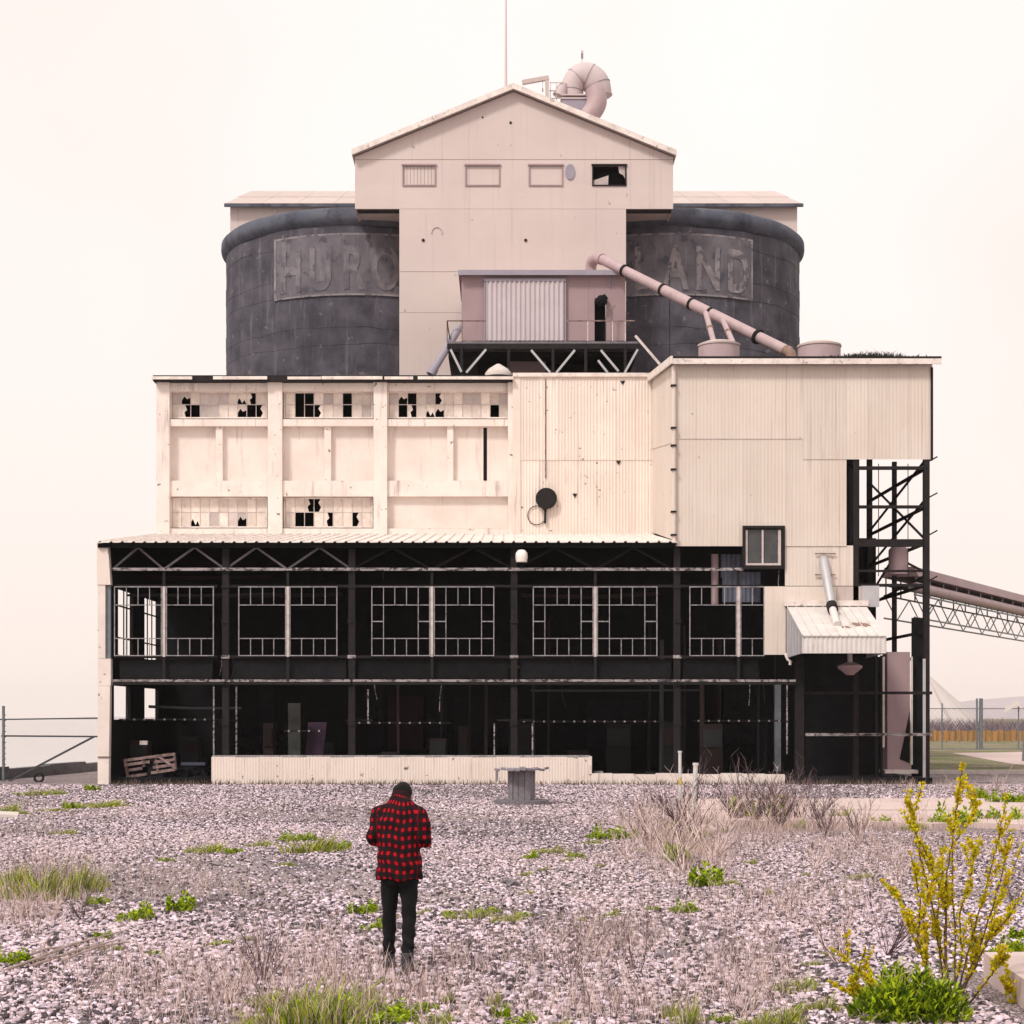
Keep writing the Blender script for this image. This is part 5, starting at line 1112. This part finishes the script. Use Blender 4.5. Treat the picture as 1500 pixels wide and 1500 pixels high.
def gravel():
    base = np.array([(1,0,0),(0,1,0),(-1,0,0),(0,-1,0),(.6,.6,.75),(-.6,.5,.8),(-.5,-.6,.7),(.6,-.55,.75)], float); base[:4,2] = -.2
    faces = [(0,1,4),(1,2,5),(1,5,4),(2,3,6),(2,6,5),(3,0,7),(3,7,6),(0,4,7),(4,5,6),(4,6,7)]
    V = []; T = []; K = []
    for n, d0, d1, s0, s1 in ((88000,11.5,22,.010,.034),(72000,22,38,.012,.030),(57000,38,60,.017,.036)):
        x, y = frustum_points(n, d0, d1, 1.4 if d0 < 20 else 2.0, 2.6 if d0 < 20 else 2.0)
        ok = ~((x > 4.5) & (y > 35) & (y < 46.8)) & ~((x > 4.0) & (y < 15.7)) & ~((y > 59.6))
        zone = np.sin(x*.55+1.3*np.sin(y*.31))+np.sin(y*.42+1.7*np.sin(x*.37)+2)+.6*np.sin(x*1.7+y*1.1)     # bare, finer patches between the heaped stone
        ok &= (zone > -.9) | (rng.random(len(x)) < .45); x, y, zone = x[ok], y[ok], zone[ok]; n = len(x); s_ = s0+(s1-s0)*rng.random(n)**1.8; a = rng.random(n)*6.28
        v = base[None]*(1+.35*(rng.random((n,8,1))-.5)); v = v*np.stack([s_*(.8+.7*rng.random(n)), s_*(.7+.3*rng.random(n)), s_*(.45+.5*rng.random(n))],1)[:,None,:]
        # random tilt about x then turn about z
        ti = (rng.random(n)-.5)*1.1; c, si = np.cos(ti)[:,None], np.sin(ti)[:,None]
        yv, zv = v[:,:,1]*c-v[:,:,2]*si, v[:,:,1]*si+v[:,:,2]*c
        c, si = np.cos(a)[:,None], np.sin(a)[:,None]
        xv, yv = v[:,:,0]*c-yv*si, v[:,:,0]*si+yv*c
        V.append(np.stack([xv+x[:,None], yv+y[:,None], zv+(s_*.25)[:,None]],2).reshape(-1,3))
        b = np.where(rng.random(n) < .38-.09*zone, .035+.11*rng.random(n), .40+.46*rng.random(n)); hue = np.clip(rng.random(n)*.9-.12*zone,0,1)
        col = np.stack([b, b*(.79+.06*hue), b*(.83+.18*hue)],1); T.append(np.repeat(col,8,0)); K.append(n)
    V = np.concatenate(V); T = np.concatenate(T); n = sum(K)
    fl = np.array(faces).ravel(); idx = (fl[None]+np.arange(n)[:,None]*8).ravel()
    me = np_mesh('gravel_stones', V, idx, np.full(n*len(faces),3), M_STONE, T)
    stuff(link('gravel_stones', me), 'loose pinkish grey gravel stones covering the lot', 'gravel')
gravel()

def blades(x, y, z, h, lean, w, col, bend=.5, az=None):
    """thin curved blades: arrays of base points, heights, lean (m), widths, colours (n,3) -> verts, loops"""
    n = len(x); a = rng.random(n)*6.28 if az is None else az; t = rng.random(n)*6.28
    ca, sa = np.cos(a), np.sin(a); wx, wy = np.cos(t)*w*.5, np.sin(t)*w*.5
    B = np.stack([x,y,z],1); M_ = B+np.stack([ca*lean*bend*.6, sa*lean*bend*.6, h*.55],1); Tp = B+np.stack([ca*lean, sa*lean, h],1)
    W = np.stack([wx,wy,np.zeros(n)],1)
    v = np.stack([B-W,B+W,M_-W*.85,M_+W*.85,Tp],1).reshape(-1,3)
    c = np.stack([col*.75,col*.75,col,col,col*1.1],1).reshape(-1,3)
    return v, c
def blade_mesh(name, parts, mat_=None):
    v = np.concatenate([p[0] for p in parts]); c = np.concatenate([p[1] for p in parts]); n = len(v)//5
    pat = np.array([0,1,3,2,2,3,4]); idx = (pat[None]+np.arange(n)[:,None]*5).ravel(); lt = np.tile([4,3], n)
    return np_mesh(name, v, idx, lt, mat_ or M_BLADE, np.clip(c,0,1))
def gpx(px, py):
    d = F*CAMZ/(py-HY); return X(px,d), d
def tints(n, cols, spread=.25):
    c = np.array(cols)[rng.integers(0,len(cols),n)]; return c*(1-spread+2*spread*rng.random((n,1)))
STRAW = [(.78,.62,.55),(.84,.69,.61),(.70,.54,.50),(.74,.59,.58),(.52,.39,.36)]
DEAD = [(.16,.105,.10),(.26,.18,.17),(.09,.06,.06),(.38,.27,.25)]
def dry_grass():
    parts = []
    # thin straw everywhere, thicker in drifts
    drifts = [(1120,1212,60,10,1000),(1180,1214,70,9,900),(1280,1212,110,8,1500),(1400,1208,120,6,1200),(1010,1215,50,30,1500),(975,1240,40,40,1000),(1040,1250,50,25,800),(1110,1230,60,20,700),(1230,1240,80,25,700),(1380,1240,120,25,600),(1250,1183,260,3,500),(740,1390,260,60,500),(90,1270,120,20,500),(1090,1330,160,50,900),(60,1305,110,35,900),(380,1410,150,70,900),(300,1470,160,50,800),(700,1430,260,60,800),(1000,1240,70,45,1300),(1060,1200,50,14,500),(1150,1208,80,14,600),(880,1380,90,60,900),(1090,1430,90,60,1000),(1290,1250,90,40,700),(1330,1150,160,8,700),(480,1420,80,60,600),(170,1430,120,50,500),(60,1220,80,20,300),(930,1210,60,25,700),(560,1470,120,40,700),(900,1480,140,30,600),(1240,1320,120,50,600),(1450,1160,80,8,500),(260,1290,90,30,350),(30,1340,60,30,500)]
    for px, py, sx, sy, n in drifts:
        n = int(n*1.05); qx = px+rng.normal(0,sx*.55,n); qy = np.clip(py+rng.normal(0,sy*.55,n),1140,1560); x, d = gpx(qx,qy)
        h = .06+.24*rng.random(n)**1.7; parts.append(blades(x,d,np.zeros(n)-.01,h,h*(.2+.6*rng.random(n)),.003+.004*rng.random(n)+d*.00006,tints(n,STRAW)))
        m_ = n//3; qx = px+rng.normal(0,sx*.5,m_); qy = np.clip(py+rng.normal(0,sy*.5,m_),1140,1560); x, d = gpx(qx,qy); h = .06+.28*rng.random(m_)**1.6
        parts.append(blades(x,d,np.zeros(m_)-.01,h,h*(.1+.7*rng.random(m_)),.003+.003*rng.random(m_)+d*.00006,tints(m_,DEAD)))
    n = 42000; x, d = frustum_points(n,11.5,48,1.3); zz = np.sin(x*.8+np.sin(d*.5)*1.5)+np.sin(d*.7+x*.3); kp = rng.random(n) < .35+.3*zz; x, d = x[kp], d[kp]; n = len(x); ok = ~((x>4.5)&(d>35)); x, d = x[ok], d[ok]; n = len(x)
    h = .04+.12*rng.random(n); parts.append(blades(x,d,np.zeros(n)-.005,h,h*(.5+2*rng.random(n)),.003+.004*rng.random(n)+d*.00005,tints(n,STRAW+DEAD)))
    # fringe along the plinth and slab edges
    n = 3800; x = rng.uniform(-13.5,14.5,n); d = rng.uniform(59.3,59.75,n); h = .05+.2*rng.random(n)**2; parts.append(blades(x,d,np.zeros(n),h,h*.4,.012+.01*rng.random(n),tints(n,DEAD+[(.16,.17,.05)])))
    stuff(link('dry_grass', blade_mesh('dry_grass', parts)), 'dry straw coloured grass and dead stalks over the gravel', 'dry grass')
dry_grass()
# brush beyond the barrier and weeds on the block roof
n = 5000; x = rng.uniform(X(1300,170),X(1620,200),n); d = rng.uniform(165,215,n); h = .5+1.9*rng.random(n)**.7
stuff(link('distant_brush', blade_mesh('distant_brush', [blades(x,d,np.zeros(n),h,h*.5,.05+.07*rng.random(n),tints(n,[(.24,.16,.19),(.17,.13,.17),(.33,.24,.26),(.10,.10,.12)]))])), 'mauve thicket of bare brush beyond the orange barrier', 'brush')
n = 900; qx = 1265+rng.normal(0,38,n); d = rng.uniform(59.9,61.5,n); x = X(qx,60); h = (.05+.22*rng.random(n)**1.5)*np.exp(-((qx-1290)/60)**2)+.05
stuff(link('roof_weeds', blade_mesh('roof_weeds', [blades(x,d,14.9+(d-60)*.135,h,h*.8,.02+.02*rng.random(n),tints(n,[(.03,.03,.025),(.06,.05,.04)]))])), 'dark moss and weeds growing on the corrugated block roof', 'weeds')

# ------------------------------------------------------------------ countable green weeds
GRN = [(.40,.54,.016),(.48,.60,.020),(.22,.33,.014),(.52,.62,.028),(.10,.16,.012)]
OLV = [(.30,.33,.03),(.40,.38,.05),(.20,.22,.025),(.50,.42,.14),(.16,.22,.02)]
def leafy_mesh(n, hh, seed):
    # several leafy mounds; leaves sit through the whole dome, short and broad, pointing every way
    k = 9; r0 = .44*np.sqrt(rng.random(k)); a0 = rng.random(k)*6.28; mx_, my_ = r0*np.cos(a0), r0*np.sin(a0)*.6; mr_ = .06+.13*rng.random(k); mh = hh*(.25+.75*rng.random(k))
    q = rng.integers(0,k,n); rr = np.sqrt(rng.random(n)); a = rng.random(n)*6.28; x = mx_[q]+mr_[q]*rr*np.cos(a); y = my_[q]+mr_[q]*rr*np.sin(a)
    z = mh[q]*np.sqrt(np.clip(1-rr**2,.02,1))*rng.random(n)**.6; inner = (.45+.55*np.clip(z/(mh[q]+.01),0,1))[:,None]
    return blade_mesh('leafy_weed', [blades(x,y,z,.015+.05*rng.random(n),.03+.06*rng.random(n),.030+.035*rng.random(n),tints(n,GRN,.35),az=a+rng.normal(0,.9,n))])
def tuft_mesh(n, hh):
    r_ = .5*rng.random(n)**.7; a = rng.random(n)*6.28; x, y = r_*np.cos(a), r_*np.sin(a)*.6; h = hh*(.2+.8*rng.random(n))*(1.15-r_*1.2)*(.6+.4*np.sin(x*9)*np.cos(y*11))
    return blade_mesh('grass_tuft', [blades(x,y,np.zeros(n)-.005,h,h*(.25+.8*rng.random(n)),.012+.014*rng.random(n),tints(n,GRN+OLV,.35),az=a+rng.normal(0,.8,n)), blades(x[:n//2]*1.15,y[:n//2]*1.15,np.zeros(n//2),h[:n//2]*1.15+.03,h[:n//2]*.6,np.full(n//2,.007),tints(n//2,STRAW+DEAD[1:]))])
LEAFY = [leafy_mesh(700,.34,i*1.3) for i in range(4)]; TUFT = [tuft_mesh(380,.5) for i in range(4)]
def where_(px, py):
    return ('near the pipe gate' if px < 200 and py < 1200 else 'in the tall straw grass' if px < 170 and py < 1355 else 'close to the fallen branches' if px < 290 and py > 1365
      else 'on open gravel near the rubble bay' if px < 490 and py < 1430 else 'by the feet of the person' if 500 < px < 640 and py < 1450 else 'between person and bare saplings' if 640 <= px < 830 and 1300 < py < 1400
      else 'on gravel by the cable spool' if 740 < px < 880 and py < 1300 else 'near the marker pipes' if px < 1100 and py < 1300 else 'around the bare saplings' if 800 < px < 1140 and py < 1460
      else 'growing along the long slabs' if py < 1220 else 'beside the yellow shrub' if px > 1150 else 'in the scattered dry grass')
WEEDS = [ # photo x, foot y, width px, kind, height factor
 (462,1247,92,'g',1),(382,1240,42,'g',.9),(305,1248,66,'g',.8),(345,1250,30,'l',.8),(420,1268,24,'g',.8),(265,1335,56,'l',1.2),(196,1348,52,'l',1.2),(146,1326,34,'l',1.1),(18,1412,60,'l',1),(155,1374,34,'l',.8),(160,1392,40,'g',.6),(230,1400,24,'l',1),
 (60,1318,90,'g',1.6),(110,1306,70,'g',1.6),(15,1300,60,'g',1.5),(140,1300,40,'g',1.3),(325,1384,34,'l',.6),(362,1378,28,'g',.7),(150,1182,80,'g',.6),(106,1185,26,'l',1.2),(80,1188,40,'g',.5),(62,1164,70,'g',.6),(8,1192,50,'g',1.2),(137,1158,26,'l',1),(30,1193,30,'g',.8),
 (536,1338,56,'l',.8),(546,1362,36,'l',1.1),(622,1338,26,'g',.7),(575,1345,20,'g',.7),(690,1345,64,'g',.9),(745,1350,56,'g',1.0),(770,1343,26,'l',.8),(895,1230,54,'l',1),(868,1236,34,'g',.7),(775,1258,26,'l',1.1),(805,1250,50,'g',.8),(844,1257,24,'l',1.1),(833,1262,18,'g',.8),(772,1282,22,'g',.8),(798,1275,14,'g',.8),
 (1005,1338,40,'l',1.3),(1030,1298,72,'l',1.1),(1068,1296,30,'g',1),(995,1262,46,'l',1.6),(1010,1245,30,'g',1.6),(984,1218,18,'l',2.2),(895,1343,22,'l',1.3),(855,1350,16,'l',1.3),(958,1335,22,'l',1.1),(877,1270,18,'g',.7),(773,1310,18,'g',.7),(1130,1310,22,'l',.9),(1180,1282,16,'g',.6),(1262,1287,42,'g',.8),(1232,1202,44,'g',1.6),(1208,1206,24,'g',1.2),
 (1400,1212,60,'l',1.4),(1448,1206,46,'l',1.2),(1480,1207,44,'l',1.3),(1440,1176,34,'l',1.2),(1470,1182,40,'l',1.1),(1490,1182,30,'l',1),(1340,1215,40,'g',1),
 (440,1478,110,'g',.9),(520,1472,90,'g',.9),(575,1488,60,'l',1),(390,1470,60,'g',.8),(660,1342,30,'l',.8),(715,1338,40,'l',.7),(640,1500,60,'g',.8),(760,1500,50,'l',.8),(1110,1505,60,'g',.9),(1060,1498,40,'l',.9),(1190,1415,30,'g',.7),(95,1222,40,'g',.7),(245,1262,24,'l',.7),(440,1232,50,'l',.7),(500,1243,40,'l',.7),(920,1225,30,'l',.8),(940,1246,24,'g',.8),(1030,1228,24,'l',1.3),(1290,1210,40,'l',.9),(1165,1214,30,'l',1),(1360,1190,40,'g',.8),
 (490,1480,120,'l',.5),(425,1490,100,'l',.5),(550,1500,100,'l',.6),(470,1504,120,'g',1.3),(410,1500,90,'g',1.1),(530,1490,80,'g',1.0),(350,1515,60,'g',1.0),(628,1482,44,'l',.9),(655,1470,20,'g',1),(737,1492,34,'l',1.5),(725,1475,22,'g',1.2),(1008,1502,50,'g',1.6),(985,1490,34,'g',1.2),(1170,1450,80,'g',.9),(1150,1500,70,'g',1.2),(1205,1480,50,'g',1),(1482,1400,60,'l',1.2),(1500,1375,50,'l',1),(820,1515,40,'g',1),(560,1440,18,'g',.7),(1210,1400,20,'g',.7),(1060,1220,20,'g',1),(1100,1265,20,'g',.9),
]
for i, (px, py, w, k, hf) in enumerate(WEEDS):
    x, d = gpx(px, py); sc_ = w*d/F; me = (LEAFY if k == 'l' else TUFT)[i % 4]
    o = link('leafy_weed' if k == 'l' else 'grass_tuft', me, None, (x, d, 0)); o.rotation_euler = (0,0,random.uniform(0,6.28)*.15); hz = (sc_*1.15 if k == 'l' else max(.22, min(.8, sc_*.7)))*hf*(1.45 if (k == 'g' and (py > 1465 or (px < 150 and 1290 < py < 1330))) else 1.)
    o.scale = (sc_*1.22, sc_*1.15, hz*1.2)
    if px > 1390 and 1170 < py < 1190: o.location.z = .12
    size = 'small' if sc_ < .35 else ('wide' if sc_ > .8 else 'middling'); where = where_(px, py)
    if k == 'l': tag(o, f'{size} bright green leafy weed clump {where}', 'weed', 'leafy weeds in the gravel')
    else: tag(o, f'{size} tuft of green and straw grass {where}', 'grass tuft', 'grass tufts in the gravel')

# ------------------------------------------------------------------ bare dead shrubs
def twig_mesh(height, spread, n_main, seed, cols=DEAD, rbase=.0055, name='dead_shrub'):
    rnd = random.Random(seed); m = MB(); cl = []
    def grow(p, dirn, L, r, lev):
        pts = [p]; q = p.copy(); dd = dirn.copy(); k = 4
        for i in range(k):
            dd = (dd+Vector((rnd.uniform(-.25,.25),rnd.uniform(-.25,.25),rnd.uniform(-.05,.2)))).normalized(); q = q+dd*(L/k); pts.append(q.copy())
        n0 = len(m.v); m.tube(pts, [r*(1-.6*i/k) for i in range(k+1)], 4, False); c = cols[rnd.randrange(len(cols))]; cl.extend([c]*(len(m.v)-n0))
        if lev < 2:
            for i in range(rnd.randint(3,5)):
                b = pts[rnd.randint(1,k)]; nd = (dd+Vector((rnd.uniform(-1,1),rnd.uniform(-1,1),rnd.uniform(-.1,.6)))*.8).normalized(); grow(b, nd, L*rnd.uniform(.3,.55), r*.55, lev+1)
    for i in range(n_main): 
        a = rnd.uniform(0,6.28); grow(Vector((rnd.uniform(-.03,.03),rnd.uniform(-.03,.03),-.02)), Vector((math.cos(a)*spread,math.sin(a)*spread,1)).normalized(), height*rnd.uniform(.6,1), rbase, 0)
    me = mesh_of(m, name, M_TWIG); at = me.attributes.new('tint','FLOAT_COLOR','POINT'); at.data.foreach_set('color', np.c_[np.array(cl), np.ones(len(cl))].astype(np.float32).ravel()); return me
DARKB = [(.10,.065,.075),(.15,.10,.11),(.07,.045,.055),(.22,.15,.155)]
SHR = [twig_mesh(.55,.45,5,11),twig_mesh(.7,.35,4,12),twig_mesh(.6,.75,12,13,DARKB),twig_mesh(.5,.9,9,14,DEAD+STRAW),twig_mesh(.55,.8,10,15,STRAW+DEAD)]
for i, (px, py, hpx, k) in enumerate(((838,1448,120,1),(932,1424,115,0),(958,1388,85,1),(865,1290,70,1),(1000,1275,110,4),(1025,1235,100,4),(985,1225,95,3),(965,1235,90,4),(1010,1225,95,2),(1045,1255,80,3),(1100,1208,80,2),(1080,1206,75,2),(1150,1204,75,2),(1195,1208,60,2),(1060,1212,70,3),(1115,1212,60,3),(1210,1225,60,2),(1260,1225,55,2),(940,1232,80,4),(1055,1285,60,3),(1175,1205,60,2),(1130,1200,70,4),(1340,1210,50,3),(1120,1205,75,3),(1085,1203,70,4),(1160,1208,60,3),(1140,1215,60,2),(1260,1235,65,4),(1195,1270,50,3),(385,1440,110,2),(330,1470,100,4),(400,1500,120,1),(75,1345,80,3),(40,1345,70,3),(120,1350,60,2),(300,1300,40,3),(1150,1340,70,4),(1230,1410,120,4),(1300,1400,110,2),(1090,1490,90,4),(690,1500,60,3),(560,1420,50,4),(1320,1300,80,4),(255,1420,60,4),(920,1260,60,3),(955,1250,60,4),(1400,1160,30,4),(1460,1160,34,4),(1330,1160,26,3),(1480,1250,60,1),(1490,1330,60,2))):
    x, d = gpx(px, py); H = hpx*d/F; o = link('dead_shrub', SHR[k], None, (x,d,0)); H *= (1.0 if px > 900 and py < 1300 else .8); q = H/(.6 if k != 1 else .75); o.scale = (q*1.1,q*1.1,q); o.rotation_euler = (0,0,random.uniform(0,6.28))
    if k in (0,1): tag(o, 'dark leafless sapling with sparse thin twigs '+where_(px,py), 'sapling', 'bare saplings in the lot')
    elif k == 2: tag(o, 'dark tangled dead shrub with many low stems '+where_(px,py), 'shrub', 'dark dead shrubs in the lot')
    elif k == 3: tag(o, 'spreading brown and straw dead brush clump '+where_(px,py), 'shrub', 'spreading dead brush in the lot')
    else: tag(o, 'pale straw twiggy dead weed clump '+where_(px,py), 'shrub', 'pale dead weed clumps in the lot')
x, d = gpx(1120,1202); o = link('dark_bush', LEAFY[1], None, (x,d,0)); o.scale = (1.9,1.1,1.9); tag(o, 'dark green bush inside the dead brush at the slab edge', 'bush')
# fallen branches on the left
s = thing('fallen_branch', 'pale bundle of fallen dead branches lying on the gravel near the straw grass', 'branch', (*gpx(110,1405),0))
for (a,b,c,e) in ((30,1418,180,1372),(45,1420,175,1385),(20,1412,120,1392),(60,1410,75,1378),(90,1412,190,1388),(10,1425,100,1408)):
    p, q = Vector((*gpx(a,b),.03)), Vector((*gpx(c,e),.06)); mid = p.lerp(q,.5)+Vector((random.uniform(-.05,.05),random.uniform(-.08,.08),.03)); build(MB().tube([p,mid,q],[.014,.012,.006],6), 'branch', mat('pale_dead_wood',(.40,.31,.27),.9,col2=(.22,.16,.15),vscale=8) if 'pale_dead_wood' not in MATS else MATS['pale_dead_wood'], s)
for px, py, r, lab in ((750,1297,.09,'dark lump of broken asphalt beside the green tufts'),(975,1404,.08,'dark stone at the foot of the bare saplings'),(1033,1222,.2,'pale round boulder at the foot of the capped marker pipe')):
    x, d = gpx(px,py); me = MB(); ell(me,(x,d,r*.3),(r*1.3,r,r*.62),8); me.v = [(v[0]+.03*math.sin(v[2]*40+v[1]*30),v[1]+.03*math.sin(v[0]*35),max(-.02,v[2]+.02*math.sin(v[0]*50))) for v in me.v]
    o = build(me, 'rock', M_WOODG if 'dark' in lab else M_SLAB); tag(o, lab, 'rock')
s = tag(build(MB().hexa([(*gpx(-8,1198),0),(*gpx(26,1198),0),(*gpx(28,1193),0),(*gpx(-8,1193),0),(*gpx(-8,1198),.09),(*gpx(26,1198),.06),(*gpx(28,1193),.06),(*gpx(-8,1193),.09)]), 'flat_stone', M_KERB), 'pale flat slab fragment in the grass beside the gate', 'stone')

# ------------------------------------------------------------------ yellow flowering shrub
def yellow_shrub():
    d0 = 14.0; bx = X(1395,d0); s = thing('flowering_shrub', 'tall bare-stemmed shrub covered in small yellow blossoms beside the broken slab', 'shrub', (bx,d0,0))
    stems = [[(1384,1478),(1376,1390),(1362,1310),(1347,1250),(1340,1190),(1350,1148)],[(1390,1478),(1384,1370),(1386,1290),(1398,1210),(1406,1150),(1411,1118)],[(1386,1478),(1385,1330),(1362,1260),(1340,1220),(1333,1165)],
      [(1396,1475),(1400,1385),(1394,1300),(1396,1240),(1425,1195),(1434,1175)],[(1398,1475),(1420,1385),(1445,1300),(1462,1230),(1474,1168)],[(1400,1470),(1440,1375),(1465,1290),(1482,1220)],[(1404,1465),(1450,1375),(1480,1340),(1506,1295)],
      [(1378,1478),(1350,1400),(1334,1365),(1316,1310)],[(1372,1480),(1345,1380),(1348,1320),(1335,1255)],[(1350,1488),(1290,1450),(1262,1425),(1222,1392)],[(1345,1490),(1275,1470),(1252,1440),(1268,1388)],[(1420,1470),(1455,1425),(1475,1398)],
      [(1480,1500),(1490,1470),(1478,1438)],[(1380,1470),(1358,1420),(1352,1340),(1365,1290)],[(1392,1470),(1410,1400),(1405,1340),(1420,1290),(1430,1240)],[(1398,1470),(1425,1420),(1448,1370),(1458,1330),(1498,1240)],[(1400,1470),(1380,1400),(1372,1350),(1378,1300),(1340,1235)],[(1340,1495),(1255,1460),(1235,1450)]]
    M_STEM = mat('dark_shrub_stem', (.085,.05,.04), .8, col2=(.15,.09,.06), vscale=20)
    rnd = random.Random(5); bl = []; V = []; C = []
    for st in stems:
        dy0 = rnd.uniform(-.12,.12); dy1 = rnd.uniform(-.45,.45); L = len(st); pts = []
        for i, (px,py) in enumerate(st):
            dd = d0+dy0+(dy1-dy0)*i/(L-1); p = P(px,py,dd); pts.append(p)
        fine = []
        for i in range(L-1):
            for q in range(6): fine.append(pts[i].lerp(pts[i+1],q/6)+Vector((rnd.uniform(-.006,.006),rnd.uniform(-.006,.006),0)))
        fine.append(pts[-1]); fine[0].z = max(-.02, fine[0].z)
        n = len(fine); build(MB().tube(fine,[.0075*(1-.75*i/n)+.0015 for i in range(n)],5), 'stem', M_STEM, s)
        twigs = [(fine[i], (fine[min(i+1,n-1)]-fine[i-1]).normalized(), i) for i in range(int(n*.16), n)]
        for q in range(5):
            i = rnd.randint(int(n*.25), n-2); t = (fine[i+1]-fine[i-1]).normalized(); dr = (t+Vector((rnd.uniform(-.9,.9),rnd.uniform(-.9,.9),.25))).normalized(); L = rnd.uniform(.06,.22); p0 = fine[i]; ptz = [p0+dr*(L*j/8)+Vector((0,0,.02*(j/8)**2)) for j in range(9)]
            build(MB().tube(ptz,[.0035*(1-.7*j/8) for j in range(9)],4), 'twig', M_STEM, s); twigs += [(ptz[j], dr, n) for j in range(1,9)]
        for base_p, t, i in twigs:
            for k in range(rnd.randint(3,5)):
                c = base_p+t*rnd.uniform(-.03,.03)+Vector((rnd.uniform(-1,1),rnd.uniform(-1,1),rnd.uniform(-.6,.6)))*.018; 
                for pt in range(4):
                    dirn = (t*.6+Vector((rnd.uniform(-1,1),rnd.uniform(-1,1),rnd.uniform(-.3,1)))).normalized(); side = dirn.cross(Vector((rnd.uniform(-1,1),rnd.uniform(-1,1),rnd.uniform(-1,1)))).normalized(); ln = rnd.uniform(.016,.034); w = ln*.36
                    V.append([c-side*w*.3, c+side*w*.3, c+dirn*ln*.55-side*w, c+dirn*ln*.55+side*w, c+dirn*ln]); y = rnd.random()
                    col = (.66+.2*y,.52+.2*y,.018) if rnd.random() < .66 else ((.42,.46,.025) if rnd.random() < .75 else (.48,.27,.03)); C.append([col]*5)
    v = np.array([[tuple(p) for p in b] for b in V]).reshape(-1,3)-np.array((bx,d0,0)); c = np.array(C).reshape(-1,3)
    o = link('blossoms', blade_mesh('blossoms', [(v,c)]), s, (bx,d0,0)); o['kind'] = 'stuff'
yellow_shrub()
# green clump under the shrub
n = 2200; r_ = np.sqrt(rng.random(n)); a = rng.random(n)*6.28; bx, bd = X(1330,13.35), 13.35
n = 3600; q = rng.integers(0,9,n); mx_, my_ = rng.uniform(-.30,.30,9), rng.uniform(-.22,.22,9); mr_ = rng.uniform(.10,.20,9); mh = rng.uniform(.22,.46,9)*(1-.8*abs(mx_))
rr = np.sqrt(rng.random(n)); a = rng.random(n)*6.28; x = bx+mx_[q]+mr_[q]*rr*np.cos(a); y = bd+my_[q]+mr_[q]*rr*np.sin(a); z = mh[q]*np.sqrt(np.clip(1-rr**2,.03,1))*rng.random(n)**.55
n2 = 260; a2 = rng.random(n2)*6.28; r2 = .3*np.sqrt(rng.random(n2)); h2 = .2+.3*rng.random(n2)
o = link('green_clump', blade_mesh('green_clump', [(lambda p:(p[0]-np.array((bx,bd,0)),p[1]))(p_) for p_ in (
    blades(x,y,z,.02+.05*rng.random(n),.02+.05*rng.random(n),.014+.018*rng.random(n),tints(n,GRN+[(.05,.09,.01),(.08,.14,.012),(.12,.2,.012)],.4),az=a+rng.normal(0,.9,n)),
    blades(bx+r2*np.cos(a2),bd+r2*np.sin(a2)*.7,np.zeros(n2),h2,h2*(.2+.4*rng.random(n2)),.006+.008*rng.random(n2),tints(n2,GRN+OLV,.35)))]), None, (bx,bd,0))
tag(o, 'dense dark and bright green leafy clump at the base of the yellow shrub', 'bush')

# ------------------------------------------------------------------ thin sea haze
hz = MB().box(-2760,2760,-60,2760,-3,46); hm = bpy.data.materials.new('thin_haze'); hm.use_nodes = True
hn = hm.node_tree; hn.nodes.remove(hn.nodes['Principled BSDF']); pv = hn.nodes.new('ShaderNodeVolumePrincipled')
pv.inputs['Color'].default_value = (.98,.93,.91,1); pv.inputs['Density'].default_value = .00012; pv.inputs['Anisotropy'].default_value = 0
hn.links.new(pv.outputs[0], hn.nodes['Material Output'].inputs['Volume'])
o = build(hz, 'haze', hm); stuff(o)
